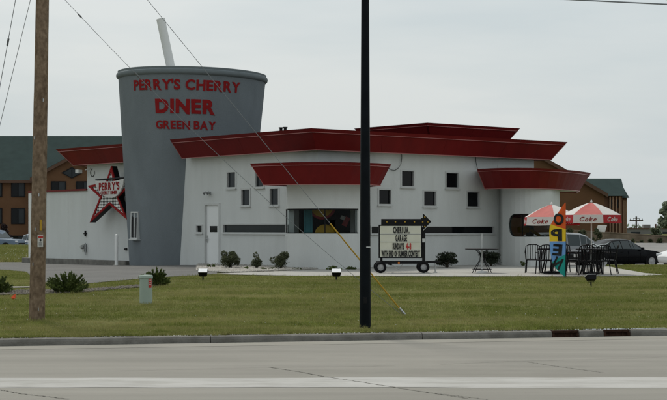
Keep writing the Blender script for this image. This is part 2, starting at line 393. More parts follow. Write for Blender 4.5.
for i, (a0, a1) in enumerate(inl):
    t = empty('drain_inlet', (*kpt((a0+a1)/2, 0), 0), math.atan2(KD.y, KD.x),
              ['rusty iron drain inlet set in the kerb, the left of the two', 'rusty iron drain inlet set in the kerb, the right of the two'][i], 'drain', 'rusty inlets in the kerb')
    h = (a1-a0)/2-.008
    m = MB(); m.box((0, .08, .080), (2*h, .14, .035)); m.build('hood', 'rust', t, bevel=.008)
    m = MB(); m.box((0, .10, .02), (2*h, .06, .08)); m.build('back_plate', 'rust', t)
    for s in (-1, 1): m = MB(); m.box((s*(h-.015), .05, .025), (.03, .12, .07)); m.build('cheek', 'rust', t)
    for k in range(3): m = MB(); m.box((-h*.5+k*h*.5, .035, .03), (.014, .02, .06)); m.build('bar', 'rust', t)
# pale gutter along the kerb and the wide worn band across the near lane
tag(grid('gutter', spaced(-60, 60, 20, 2., 1.4), [-.62, -.32, -.03], 'gutter', lambda a, b: (*kpt(a, b), .0025)), kind='structure')
def band_edge(x, lo):
    y = (15.02 if lo else 16.02)+.02*math.sin(x*2.1+lo)+.03*math.sin(x*.7+2*lo)+random.uniform(-.02, .02); return y
tag(grid('road_band', [x*.35 for x in range(-120, 121)], [0, .5, 1], 'road_band', lambda x, b: (x, band_edge(x, 1)*(1-b)+band_edge(x, 0)*b, .003)), kind='structure')
def crack(pts, wd=.012):
    # jagged tar-dark crack as a thin ribbon
    P = []
    for (u0, v0), (u1, v1) in zip(pts, pts[1:]):
        n = 26
        for i in range(n):
            t = i/n; u = u0+(u1-u0)*t; v = v0+(v1-v0)*t; d = CAMH*F/(v-V0); P.append(Vector((wx(u, d)+random.uniform(-.01, .01), d+random.uniform(-.014, .014), .005)))
    V = []; Fc = []
    for i, p in enumerate(P):
        t = (P[min(i+1, len(P)-1)]-P[max(0, i-1)]); nrm = Vector((-t.y, t.x, 0)).normalized(); ww = wd*random.uniform(.45, .85)
        V += [p+nrm*ww, p-nrm*ww]
    Fc = [(2*i, 2*i+1, 2*i+3, 2*i+2) for i in range(len(P)-1)]
    o = MB().add(V, Fc).build('road_crack', 'crack'); tag(o, kind='structure')
crack([(270, 367.5), (300, 372), (326, 377), (372, 384), (430, 393), (470, 399)], .013)
crack([(528, 362), (560, 367), (606, 373)], .010)
crack([(440, 364.5), (510, 361.5), (667, 357.5)], .007)
crack([(0, 390), (22, 394), (70, 399.5)], .014)
crack([(120, 371), (250, 368), (400, 366)], .006)
crack([(440, 394), (490, 400)], .010)

def strip(name, st, m, dz, nd=14, sub=6, kind='structure'):
    """surface draped on the terrain: stations (pixel column, near distance, far distance)"""
    S = []
    for (u0, a0, b0), (u1, a1, b1) in zip(st, st[1:]):
        for i in range(sub):
            t = i/sub; S.append((u0+(u1-u0)*t, a0+(a1-a0)*t, b0+(b1-b0)*t))
    S.append(st[-1]); V = []
    for u, a, b in S:
        for j in range(nd+1):
            d = a+(b-a)*j/nd; x = wx(u, d); V.append((x, d, terrain(x, d)+dz))
    n = nd+1
    Fc = [(i*n+j, (i+1)*n+j, (i+1)*n+j+1, i*n+j+1) for i in range(len(S)-1) for j in range(nd)]
    o = MB().add(V, Fc).build(name, m, None, True); return tag(o, kind=kind)
strip('driveway', [(-80, 46.5, 66), (0, 46, 65), (26, 44, 64), (33, 38.5, 63), (45, 36.2, 62), (86, 35.6, 60), (115, 37, 58), (165, 39.2, 54.5), (200, 40.4, 53), (212, 41.2, 52), (217, 42, 45)], 'asphalt', .012, 24)
strip('sidewalk', [(214, 41.2, 41.5), (250, 40.4, 42.7), (300, 39.6, 44.6), (330, 39.4, 46.8), (372, 39.3, 48.8), (440, 39.1, 52), (500, 39.1, 54), (560, 39.1, 54), (600, 39.2, 52), (618, 39.3, 47), (645, 39.8, 42), (662, 40.6, 41)], 'concrete', .016, 18)
strip('gravel_bed', [(196, 45.5, 53.4), (206, 43.4, 52.9), (230, 42.1, 51.6), (250, 42.72, 50.5), (285, 44.2, 49), (300, 44.62, 47.6), (328, 46.7, 47.2)], 'stone', .018, 10)
strip('path_stub', [(-60, 33.6, 34.4), (0, 33.6, 34.3), (30, 33.9, 34.4)], 'gutter', .012, 4)
strip('mulch_bed', [(-60, 30.6, 33.0), (0, 30.8, 32.6), (46, 31.2, 32.6), (90, 32.1, 33.2), (125, 33.4, 34.3), (150, 34.3, 35.2), (166, 34.9, 35.3)], 'mulch', .014, 4)
strip('parking_lot', [(460, 56, 107), (560, 57, 107.5), (620, 57.5, 107.5), (760, 58, 107.5), (900, 58, 107.5)], 'lot_asphalt', .02, 60)
strip('hotel_lot', [(-200, 108, 158), (0, 108, 158), (100, 108, 158), (200, 108, 158)], 'lot_asphalt', .03, 40)
strip('weed_verge', [(-80, 66.5, 104), (0, 65.5, 104), (60, 63.5, 104), (110, 60.5, 104)], 'weeds', .02, 40)

# ------------------------------------------------------------------ the diner
diner = empty('diner_building', (DC.x, DC.y, 0), DRZ, 'white stucco diner with flared dark red roof bands and small square windows', 'building')
def wall_holes(name, mp, s0, s1, z0, z1, holes, thick=.2, m='stucco', parent=diner):
    """flat wall with real openings; mp(s, z, inward) -> point; holes (sa, sb, za, zb)"""
    S = sorted({s0, s1, *[h[0] for h in holes], *[h[1] for h in holes]}); Z = sorted({z0, z1, *[h[2] for h in holes], *[h[3] for h in holes]})
    S = [s for s in S if s0 <= s <= s1]; Z = [z for z in Z if z0 <= z <= z1]
    solid = lambda i, j: 0 <= i < len(S)-1 and 0 <= j < len(Z)-1 and not any(h[0]-1e-6 <= S[i] and S[i+1] <= h[1]+1e-6 and h[2]-1e-6 <= Z[j] and Z[j+1] <= h[3]+1e-6 for h in holes)
    mb = MB()
    for i in range(len(S)-1):
        for j in range(len(Z)-1):
            if not solid(i, j): continue
            a, b, c, d = S[i], S[i+1], Z[j], Z[j+1]
            mb.add([mp(a, c, 0), mp(b, c, 0), mp(b, d, 0), mp(a, d, 0)], [(0, 1, 2, 3)]); mb.add([mp(a, c, thick), mp(b, c, thick), mp(b, d, thick), mp(a, d, thick)], [(3, 2, 1, 0)])
            for (ni, nj, p, q) in ((i-1, j, (a, c), (a, d)), (i+1, j, (b, d), (b, c)), (i, j-1, (b, c), (a, c)), (i, j+1, (a, d), (b, d))):
                if not solid(ni, nj): mb.add([mp(*p, 0), mp(*q, 0), mp(*q, thick), mp(*p, thick)], [(0, 1, 2, 3)])
    return mb.build(name, m, parent)
def window(mp, h, glass='dark_glass', fr=.045, proud=.025, sill=True, parent=diner, fm='alu_frame', mull=0):
    a, b, c, d = h; mb = MB()
    def bar(s0, s1, z0, z1, p0=-proud, p1=.09): mb.hexa([mp(s0, z0, p0), mp(s1, z0, p0), mp(s1, z0, p1), mp(s0, z0, p1)], [mp(s0, z1, p0), mp(s1, z1, p0), mp(s1, z1, p1), mp(s0, z1, p1)])
    e = .02
    bar(a-e, a+fr-e, c-e, d+e); bar(b-fr+e, b+e, c-e, d+e); bar(a+fr-e, b-fr+e, d-fr+e, d+e); bar(a+fr-e, b-fr+e, c-e, c+fr-e)
    if sill: bar(a-e-.02, b+e+.02, c-e-.03, c-e, -proud-.04)
    for k in range(mull):
        s = a+(b-a)*(k+1)/(mull+1); bar(s-.02, s+.02, c+fr-e, d-fr+e, .02, .07)
    o = mb.build('window', fm, parent)
    p = MB(); i = fr-e-.002
    p.hexa([mp(a+i, c+i, .045), mp(b-i, c+i, .045), mp(b-i, c+i, .06), mp(a+i, c+i, .06)], [mp(a+i, d-i, .045), mp(b-i, d-i, .045), mp(b-i, d-i, .06), mp(a+i, d-i, .06)])
    p.build('pane', glass, o); return o
mpL = lambda s, z, i: (.35+i, s, z)           # left-hand front
mpR = lambda s, z, i: (s, .35+i, z)           # right-hand front
WT = 4.16; WB = -.1
def holeL(u0, u1, v0, v1):
    s0, d0 = hit_x(u0); s1, d1 = hit_x(u1); d = (d0+d1)/2; return (min(s0, s1), max(s0, s1), zz(v1, d), zz(v0, d))
def holeR(u0, u1, v0, v1):
    s0, d0 = hit_y(u0); s1, d1 = hit_y(u1); d = (d0+d1)/2; return (min(s0, s1), max(s0, s1), zz(v1, d), zz(v0, d))
sq_L = [holeL(227.2, 236, 171.6, 188), holeL(241.4, 250.2, 188.8, 205.8), holeL(255.6, 264.3, 170.8, 187.4), holeL(269.8, 279, 188, 205.4)]
strip_L = holeL(223.5, 286.5, 224.2, 232.8)
tiny_L = holeL(196.5, 202.6, 225, 232.7)
door_L = holeL(205.2, 219.6, 204, 266); door_L = (door_L[0], door_L[1], .30, door_L[3])
yL0, yL1 = .35, hit_x(87.0)[0]
wall_holes('wall', mpL, yL0+.2, yL1, WB, WT, sq_L+[strip_L, tiny_L, door_L, (.55, 1.56, .32, 2.85)])
sq_R = [holeR(378.2, 391, 189.2, 204.7), holeR(401, 414, 170.4, 187), holeR(423.2, 436, 190.6, 206.3), holeR(445.5, 458.4, 172.4, 188.2), holeR(466.6, 479.2, 191.5, 207.2)]
sR = holeR(371, 493.6, 226.6, 233.4)
xR1 = hit_y(534)[0]
wall_holes('wall', mpR, .35, xR1, WB, WT, sq_R+[sR, (.35, 1.85, .32, 2.85), (hit_y(503)[0], xR1-.01, .32, 2.85)])
wall_holes('wall', lambda s, z, i: (xR1-i, s, z), .55, 9.0, WB, WT, [(.551, 2.2, .32, 2.85)])
wall_holes('wall', lambda s, z, i: (s, 9.0-i, z), .55+4.5, xR1-.2, WB, WT, [])
wall_holes('wall', lambda s, z, i: (s, yL1-i, z), .55, 6.2, WB, WT, [])
wall_holes('wall', lambda s, z, i: (6.2-i, s, z), 9.0, yL1-.2, WB, WT, [])
for i, h in enumerate(sq_L): window(mpL, h, 'grey_glass')
for h in sq_R: window(mpR, h)
window(mpR, sR, fr=.026); window(mpL, strip_L, 'grey_glass', fr=.035); window(mpL, tiny_L)
# door
a, b, c, d = door_L
def barL(mb, s0, s1, z0, z1, p0, p1): mb.hexa([mpL(s0, z0, p0), mpL(s1, z0, p0), mpL(s1, z0, p1), mpL(s0, z0, p1)], [mpL(s0, z1, p0), mpL(s1, z1, p0), mpL(s1, z1, p1), mpL(s0, z1, p1)])
m = MB(); barL(m, a-.03, a+.04, c, d+.03, -.03, .1); barL(m, b-.04, b+.03, c, d+.03, -.03, .1); barL(m, a+.04, b-.04, d-.03, d+.03, -.03, .1); m.build('door_frame', 'alu_frame', diner)
dw = holeL(209, 216.6, 226, 232.2)
m = MB()
for (s0, s1, z0, z1) in ((a+.045, dw[0], c+.02, d-.035), (dw[1], b-.045, c+.02, d-.035), (dw[0], dw[1], c+.02, dw[2]), (dw[0], dw[1], dw[3], d-.035)): barL(m, s0, s1, z0, z1, .03, .075)
door = m.build('door', 'door_white', diner)
m = MB(); barL(m, dw[0]-.012, dw[1]+.012, dw[2]-.012, dw[3]+.012, .045, .055); m.build('window_pane', 'dark_glass', door)
m = MB(); s = b-.11; m.tube([mpL(s, 1.22, .03), mpL(s, 1.22, -.03), mpL(s-.1, 1.22, -.03)], .014); barL(m, s-.03, s+.03, 1.1, 1.34, .015, .032); m.build('handle', 'steel', door)
for z in (.55, 1.3, 2.1): m = MB(); m.tube([mpL(a+.045, z, .02), mpL(a+.045, z+.11, .02)], .014); m.build('hinge', 'steel', door)
m = MB(); barL(m, a-.2, b+.2, .22, .30, -.55, .1); m.build('door_step', 'concrete', diner)
# twin spot lamp over the door
yy, dd = hit_x(210); zc = zz(193.5, dd)
m = MB(); m.box((.33, yy, zc), (.05, .11, .11)); m.tube([(.3, yy, zc), (.22, yy-.08, zc+.02)], .018); m.tube([(.3, yy, zc), (.22, yy+.08, zc+.02)], .018)
for s in (-1, 1): m.lathe([(.0, -.1), (.03, -.09), (.045, 0), (.05, .02)], 12, (.17, yy+s*.1, zc), Matrix.Rotation(R(-125), 3, 'Y'))
m.build('spot_lamp', 'steel', diner, True)

# flared red roof bands
def band(name, bot, top, zb, zt, cap=.10, seg=1.6, closed=False, parent=diner, proud=.03):
    """fascia of separate metal panels between a lower and a wider upper outline, with cap and drip trim"""
    n = len(bot); root = None; tot = []
    rng = range(n if closed else n-1)
    for i in rng:
        j = (i+1) % n
        B0, B1, T0, T1 = Vector(bot[i]), Vector(bot[j]), Vector(top[i]), Vector(top[j])
        L = (T1-T0).length; k = max(1, round(L/seg))
        nrm = Vector(((T1-T0).y, -(T1-T0).x)).normalized()
        for q in range(k):
            t0, t1 = q/k, (q+1)/k; g = .004/max(L, .01)
            if q > 0: t0 += g
            if q < k-1: t1 -= g
            zc_ = zt-cap
            ft = (zc_-zb)/(zt-zb)
            b0, b1 = B0.lerp(B1, t0), B0.lerp(B1, t1); c0 = b0.lerp(T0.lerp(T1, t0), ft); c1 = b1.lerp(T0.lerp(T1, t1), ft)
            mb = MB(); inn = -nrm*.05
            mb.hexa([(*b0, zb), (*b1, zb), (*(b1+inn), zb), (*(b0+inn), zb)], [(*c0, zc_), (*c1, zc_), (*(c1+inn), zc_), (*(c0+inn), zc_)])
            o = mb.build(name if root is None else 'panel', 'fascia_red', root or parent)
            if root is None: root = o
    def outline(pts, off):
        res = []
        for i in range(n):
            p = Vector(pts[i]); e = []
            if i > 0 or closed: e.append((p-Vector(pts[i-1])).normalized())
            if i < n-1 or closed: e.append((Vector(pts[(i+1) % n])-p).normalized())
            nn = [Vector((q.y, -q.x)) for q in e]
            s = sum(nn, Vector((0, 0))); s = s.normalized(); kk = off/max(.4, s.dot(nn[0])); res.append(p+s*kk)
        return res
    def rail(nm, m, pts, o0, o1, z0, z1):
        A, B = outline(pts, o0), outline(pts, o1); mb = MB()
        for i in rng:
            j = (i+1) % n
            mb.hexa([(*A[i], z0), (*A[j], z0), (*B[j], z0), (*B[i], z0)], [(*A[i], z1), (*A[j], z1), (*B[j], z1), (*B[i], z1)])
        mb.build(nm, m, root)
    ftc = (zt-cap-zb)/(zt-zb); midp = [tuple(Vector(b_).lerp(Vector(t_), ftc)) for b_, t_ in zip(bot, top)]
    A, B, A2, B2 = outline(midp, .010), outline(midp, -.06), outline(top, .012), outline(top, -.06); mb = MB()
    for i in rng:
        j = (i+1) % n; mb.hexa([(*A[i], zt-cap+.002), (*A[j], zt-cap+.002), (*B[j], zt-cap+.002), (*B[i], zt-cap+.002)], [(*A2[i], zt), (*A2[j], zt), (*B2[j], zt), (*B2[i], zt)])
    mb.build('cap', 'fascia_cap', root)
    rail('drip_trim', 'fascia_trim', midp, .030, .0125, zt-cap-.008, zt-cap+.008)
    rail('edge_trim', 'fascia_trim', bot, .012, -.03, zb-.022, zb-.002)
    for i in range(n):
        if 0 < i < n-1:
            e0 = (Vector(top[i])-Vector(top[i-1])).normalized(); e1 = (Vector(top[i+1])-Vector(top[i])).normalized()
            if e0.dot(e1) > .80: continue
        if n < 5 and 0 < i < n-2: continue
        b_, t_ = Vector(bot[i]), Vector(midp[i]); MB().tube([(*b_, zb), (*t_, zt-cap)], .013, 6).build('end_trim', 'fascia_trim', root)
    return root
ZB, ZT = 4.03, 4.66
yEnd = 7.45
band('roof_band', [(0, yEnd), (0, 0), (10.72, 0), (10.72, 8.9)], [(-.47, yEnd+.02), (-.40, -.26), (11.3, -.22), (11.3, 9.2)], ZB, ZT, .115, 3.1)
yF0 = loc(70.6, 57.9)[1]; yF1 = loc(59.5, 59.2)[1]-.75
band('roof_band', [(6.4, yF0), (0, yF0), (0, 10.3)], [(6.6, yF1), (-.36, yF1), (-.36, 10.3)], ZB, ZT, .10, 3.1)
# soffits and flat roofs
m = MB(); m.prism([(.02, yEnd-.03), (.02, .02), (10.70, .02), (10.70, 8.9), (1.6, 8.9), (1.6, yEnd-.03)], ZB+.02, ZB+.06); m.prism([(.02, 11.2), (6.4, 11.2), (6.4, yF0-.03), (.02, yF0-.03)], ZB+.02, ZB+.06); m.build('soffit', 'soffit', diner)
m = MB(); m.prism([(-.14, yEnd-.04), (-.14, -.04), (10.98, -.02), (10.98, 9.0), (1.6, 9.0), (1.6, yEnd-.04)], ZT-.22, ZT-.10); m.prism([(-.12, 11.2), (6.5, 11.2), (6.4, yF0+.1), (-.12, yF0+.1)], ZT-.22, ZT-.11); m.build('flat_roof', 'roof_membrane', diner)
# upper tier
ux0, ux1, uy0, uy1 = 6.0, 10.55, 1.38, 5.25
band('roof_band', [(ux0+.38, uy1-.38), (ux0+.38, uy0+.3), (ux1-.42, uy0+.3), (ux1-.42, uy1-.38)], [(ux0, uy1), (ux0, uy0), (ux1, uy0), (ux1, uy1)], 4.62, 5.2, .10, 2.4)
m = MB(); m.prism([(ux0+.2, uy0+.2), (ux1-.2, uy0+.2), (ux1-.2, uy1-.2), (ux0+.2, uy1-.2)], 5.02, 5.08); m.prism([(ux0+.5, uy0+.4), (ux1-.5, uy0+.4), (ux1-.5, uy1-.5), (ux0+.5, uy1-.5)], 4.3, 5.05); m.build('flat_roof', 'roof_membrane', diner)
# little vents on the roof edge
for u in (281, 285.2): yy, dd = hit_x(u, .3); m = MB(); m.tube([(.3, yy, 4.5), (.3, yy, 4.80)], .05); m.tube([(.3, yy, 4.80), (.3, yy, 4.84)], .075); m.build('roof_vent', 'black_metal', diner, True)
# bays: curved fronts under their own flared canopies
def arc(pts, n=5):
    """smooth polyline through (u, distance) points -> local xy"""
    Q = [Vector(loc(u, d)) for u, d in pts]; res = []
    for i in range(len(Q)-1):
        p0 = Q[max(i-1, 0)]; p1 = Q[i]; p2 = Q[i+1]; p3 = Q[min(i+2, len(Q)-1)]
        for k in range(n):
            t = k/n; res.append(.5*((2*p1)+(p2-p0)*t+(2*p0-5*p1+4*p2-p3)*t*t+(3*p1-p0-3*p2+p3)*t**3))
    res.append(Q[-1]); return res
def bay_wall(foot, z0, z1, name='bay_wall', th=.12, m='stucco'):
    mb = MB(); n = len(foot); V = []
    for i, p in enumerate(foot):
        t = (foot[min(i+1, n-1)]-foot[max(i-1, 0)]).normalized(); nn = Vector((-t.y, t.x)); q = p+nn*th
        V += [(*p, z0), (*p, z1), (*q, z1), (*q, z0)]
    Fc = []
    for i in range(n-1):
        o = 4*i; Fc += [(o, o+4, o+5, o+1), (o+1, o+5, o+6, o+2), (o+2, o+6, o+7, o+3), (o+3, o+7, o+4, o)]
    Fc += [(0, 1, 2, 3), (4*n-1, 4*n-2, 4*n-3, 4*n-4)]
    mb.add(V, Fc); return mb.build(name, m, diner, True)
CT, CB = 3.575, 2.93
# corner bay
front = arc([(287.5, 46.55), (305, 46.1), (325, 45.95), (345, 46.1), (358.5, 46.4)], 4)
foot1 = [Vector((.30, hit_x(285.2, .3)[0]))]+front+[Vector(loc(364, 46.7)), Vector((hit_y(367)[0], .30))]
zw0, zw1 = zz(233.5, 46.2), zz(208.6, 46.2)
bay_wall(foot1, WB, zw0); bay_wall(foot1, zw1, CB+.2)
bay_wall(foot1[-3:], zw0+.001, zw1-.001)          # solid pier at the right of the window
def bay_panes(pts, k, parent_name='bay_window', z0=zw0, z1=zw1):
    root = None
    mb = MB()
    for i in range(len(pts)-1):
        a, b = pts[i], pts[i+1]; t = (b-a).normalized(); nn = Vector((-t.y, t.x))
        for zA, zB in ((z0, z0+.035), (z1-.035, z1)): mb.hexa([(*(a+nn*.02), zA), (*(b+nn*.02), zA), (*(b+nn*.08), zA), (*(a+nn*.08), zA)], [(*(a+nn*.02), zB), (*(b+nn*.02), zB), (*(b+nn*.08), zB), (*(a+nn*.08), zB)])
    for i in range(0, len(pts), k):
        p = pts[i]; t = (pts[min(i+1, len(pts)-1)]-pts[max(i-1, 0)]).normalized(); nn = Vector((-t.y, t.x)); q = p+nn*.05
        mb.box((q.x, q.y, (z0+z1)/2), (.035, .05, z1-z0-.07), math.atan2(t.y, t.x))
    root = mb.build(parent_name, 'black_metal', diner)
    for i in range(0, len(pts)-1, k):
        seg = pts[i:i+k+1]; pm = MB()
        for a, b in zip(seg, seg[1:]):
            t = (b-a).normalized(); nn = Vector((-t.y, t.x))
            pm.add([(*(a+nn*.045), z0+.03), (*(b+nn*.045), z0+.03), (*(b+nn*.045), z1-.03), (*(a+nn*.045), z1-.03)], [(0, 1, 2, 3)])
        pm.build('pane', 'clear_pane', root)
    return root
bay_panes([foot1[0]]+front, 9)
def canopy(top, bot):
    top = [Vector(p) for p in top]; bot = [Vector(p) for p in bot]
    r = band('canopy', [tuple(p) for p in bot], [tuple(p) for p in top], CB, CT, .085, .42)
    m = MB(); m.prism([tuple(p) for p in bot], CB+.02, CB+.05); m.build('soffit', 'soffit', r)
    c = sum(top, Vector((0, 0)))/len(top); inner = [p.lerp(c, .12) for p in top]; crown = [p.lerp(c, .45) for p in top]
    m = MB(); m.hexa([(*p, CT-.18) for p in inner], [(*p, CT-.03) for p in inner]); m.hexa([(*p, CT-.03) for p in inner], [(*p, CT+.035) for p in crown]); m.build('canopy_roof', 'roof_membrane', r)
ctop = [Vector((.42, hit_x(250, .4)[0]-2.4))]+arc([(250.3, 46.0), (268, 45.5), (295, 45.1), (325, 44.95), (355, 45.15), (378, 45.7), (391, 46.5)], 2)+[Vector((hit_y(391, .42)[0]-.5, .42))]
cbot = [Vector((.42, hit_x(263, .4)[0]-1.7))]+arc([(263.5, 46.0), (276, 45.72), (298, 45.4), (325, 45.3), (350, 45.45), (370, 45.8), (380.5, 46.4)], 2)+[Vector((hit_y(380.5, .42)[0]-.5, .42))]
canopy(ctop, cbot)
# right-hand bay with the stadium window
front2 = arc([(502.5, 51.2), (515, 50.55), (530, 50.3), (545, 50.55), (553, 51.0), (559.5, 52.0)], 4)
foot2 = [Vector((hit_y(500.3, .3)[0], .30))]+front2+[Vector(loc(559.8, 54.5))]
z20, z21 = zz(236.8, 50.5), zz(213.8, 50.5)
# curve length parametrisation for the cut-out
def cutout(foot, u_a, u_b, z0, z1, cols=56):
    """curved wall with a stadium-shaped opening between two pixel columns, plus pane and frame"""
    # resample front
    L = [0]
    for p, q in zip(foot, foot[1:]): L.append(L[-1]+(q-p).length)
    def at(s):
        for i in range(len(foot)-1):
            if s <= L[i+1] or i == len(foot)-2:
                t = (s-L[i])/(L[i+1]-L[i]); return foot[i].lerp(foot[i+1], t)
    def s_of(u):
        best = min((abs(U0+F*(lambda w_: w_.x/w_.y)(DC+DX*at(L[-1]*k/2000).x+DY*at(L[-1]*k/2000).y)-u), k) for k in range(0, 1900)); return L[-1]*best[1]/2000
    sa, sb = s_of(u_a), s_of(u_b); r = (z1-z0)/2; zc_ = (z0+z1)/2
    ss = sorted(set([L[i] for i in range(len(L)) if not sa-.01 < L[i] < sb+.01]+[sa+r*(1-math.cos(math.pi/2*k/10)) for k in range(11)]+[sb-r*(1-math.cos(math.pi/2*k/10)) for k in range(11)]+[sa+r+(sb-sa-2*r)*k/8 for k in range(1, 8)]))
    def half(s):
        if s <= sa or s >= sb: return 0
        e = min(s-sa, sb-s)
        return r if e >= r else math.sqrt(max(0, r*r-(r-e)**2))
    mb = MB(); pane = MB(); fr = MB()
    nrm = lambda s: (lambda t: Vector((-t.y, t.x)))((at(min(s+.01, L[-1]))-at(max(s-.01, 0))).normalized())
    for s0, s1 in zip(ss, ss[1:]):
        a, b = at(s0), at(s1); h0, h1 = half(s0), half(s1); na, nb = nrm(s0)*.12, nrm(s1)*.12
        for (za0, za1, zb0, zb1) in ((WB, zc_-h0, WB, zc_-h1), (zc_+h0, CB+.2, zc_+h1, CB+.2)):
            mb.add([(*a, za0), (*b, zb0), (*b, zb1), (*a, za1)], [(0, 1, 2, 3)]); mb.add([(*(a+na), za0), (*(b+nb), zb0), (*(b+nb), zb1), (*(a+na), za1)], [(3, 2, 1, 0)])
        if h0 > 0 or h1 > 0:
            for sg in (-1, 1): mb.add([(*a, zc_+sg*h0), (*b, zc_+sg*h1), (*(b+nb), zc_+sg*h1), (*(a+na), zc_+sg*h0)], [(0, 1, 2, 3)])
            pane.add([(*(a+na*.4), zc_-h0), (*(b+nb*.4), zc_-h1), (*(b+nb*.4), zc_+h1), (*(a+na*.4), zc_+h0)], [(0, 1, 2, 3)])
            for sg in (-1, 1):
                i0, i1 = max(0, h0-.03), max(0, h1-.03)
                fr.add([(*(a+na*.2), zc_+sg*h0), (*(b+nb*.2), zc_+sg*h1), (*(b+nb*.2), zc_+sg*i1), (*(a+na*.2), zc_+sg*i0)], [(0, 1, 2, 3)])
    for k in (.28,):
        s = sa+(sb-sa)*k; p = at(s)+nrm(s)*.06; t = nrm(s); fr.box((p.x, p.y, zc_), (.03, .03, 2*r-.08), math.atan2(t.y, t.x))
    mb.build('bay_wall', 'stucco', diner); f = fr.build('bay_window', 'black_metal', diner); pane.build('pane', 'tinted_pane', f)
cutout(foot2, 508, 554.5, z20, z21)
c2top = [Vector((hit_y(477, .42)[0]+1.3, .42))]+arc([(477.2, 50.2), (499, 49.35), (530, 49.3), (560, 50.5), (580, 52.2), (590.8, 53.8)], 3)+[Vector(loc(588, 56.5)), Vector((xR1+.03, 3.2))]
c2bot = [Vector((hit_y(484.6, .42)[0]+1.3, .42))]+arc([(484.8, 50.6), (503, 50.0), (530, 49.9), (555, 50.9), (571, 52.3), (579.5, 53.6)], 3)+[Vector(loc(577, 56)), Vector((xR1+.03, 2.6))]
c2top[0].x = hit_y(479, .42)[0]; c2bot[0].x = hit_y(486.5, .42)[0]
canopy(c2top, c2bot)
# dim room behind the two bay windows
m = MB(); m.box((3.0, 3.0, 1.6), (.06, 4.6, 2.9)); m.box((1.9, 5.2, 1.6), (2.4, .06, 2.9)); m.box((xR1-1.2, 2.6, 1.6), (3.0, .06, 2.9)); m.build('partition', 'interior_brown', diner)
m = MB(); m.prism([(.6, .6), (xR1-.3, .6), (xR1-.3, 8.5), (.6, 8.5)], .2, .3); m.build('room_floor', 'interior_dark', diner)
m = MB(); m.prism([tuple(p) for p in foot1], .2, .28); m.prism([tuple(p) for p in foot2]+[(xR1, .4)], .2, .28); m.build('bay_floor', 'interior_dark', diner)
# lower annex with red coping, at the far left
yA = hit_x(29.8)[0]
wall_holes('annex_wall', lambda s, z, i: (.352+i, s, z), yL1+.002, yA, -.3, 3.04, [], .2, 'annex_stucco')
wall_holes('annex_wall', lambda s, z, i: (s, yA-i, z), .552, 6.0, -.3, 3.04, [], .2, 'annex_stucco')
m = MB(); m.box((.45, (yL1+yA)/2, 3.075), (.34, yA-yL1+.06, .07)); m.box((3.3, yA-.1, 3.075), (5.3, .3, .0698)); m.build('coping', 'fascia_red', diner)
m = MB(); m.prism([(.5, yL1), (6, yL1), (6, yA-.1), (.5, yA-.1)], 2.8, 2.85); m.build('flat_roof', 'roof_membrane', diner)
m = MB(); m.box((.335, yA-.06, 1.40), (.05, .20, 3.26)); m.build('corner_trim', 'white_paint', diner)
for u in (68.0, 46.5): yy = hit_x(u)[0]; m = MB(); m.box((.349, yy, 1.4), (.008, .018, 3.2)); m.build('wall_joint', 'alu_frame', diner)
m = MB(); m.box((.24, (11.6+yA)/2, .22), (.24, yA-11.6+.5, .34)); m.build('plinth', 'kerb_concrete', diner, bevel=.02)
# fittings on the annex wall: tap, meter, camera with cable loop
yy, dd = hit_x(85, .3); m = MB(); z = zz(233.5, dd); m.box((.31, yy, z), (.05, .05, .22)); m.box((.30, yy, z), (.05, .16, .05)); m.build('wall_tap', 'black_metal', diner)
yy, dd = hit_x(84.6, .3); z = zz(248, dd); m = MB(); m.box((.29, yy, z), (.12, .13, .30)); m.tube([(.28, yy-.09, z+.2), (.28, yy-.09, z-.26)], .025); m.lathe([(0, .07), (.07, .07), (.08, 0)], 14, (.2, yy, z+.04), Matrix.Rotation(R(-90), 3, 'Y')); m.build('gas_meter', 'steel', diner, True)
yy, dd = hit_x(126, .33); z = zz(249, dd); m = MB(); m.box((.31, yy, z), (.06, .14, .07)); m.build('wall_outlet', 'black_metal', diner)
yy, dd = hit_x(88, .3); z = zz(171.5, dd); m = MB(); m.tube([(.34, yy-.1, z+.12), (.2, yy+.05, z+.06)], .02); m.box((.0, yy+.18, z), (.34, .13, .13), R(35)); m.build('camera_bracket', 'white_paint', diner)
pts = [(.33, yy-.28+.16*math.sin(t)*.9, z-.05-.30*(1-math.cos(t))*.5+.15) for t in [k*.3 for k in range(0, 18)]]
m = MB(); m.tube(pts, .012, 6); m.build('cable', 'black_plastic', diner)
# cables hanging from the fascia on the right-hand front
def hang(uv, c=.30):
    P_ = []
    for u, v in uv: x, dd = hit_y(u, c); P_.append((x, c, zz(v, dd)))
    MB().tube(P_, .010, 6).build('cable', 'black_plastic', diner)
hang([(401.6, 152), (401.8, 158), (401, 164), (398.5, 168), (395, 170.4), (391.5, 170), (388.8, 168)]); hang([(475.6, 156), (476, 162), (477.5, 169)])
# vertical expansion joints of the stucco
for u in (497.5,): x = hit_y(u)[0]; m = MB(); m.box((x, .347, 2.0), (.015, .008, 3.6)); m.build('wall_joint', 'alu_frame', diner)

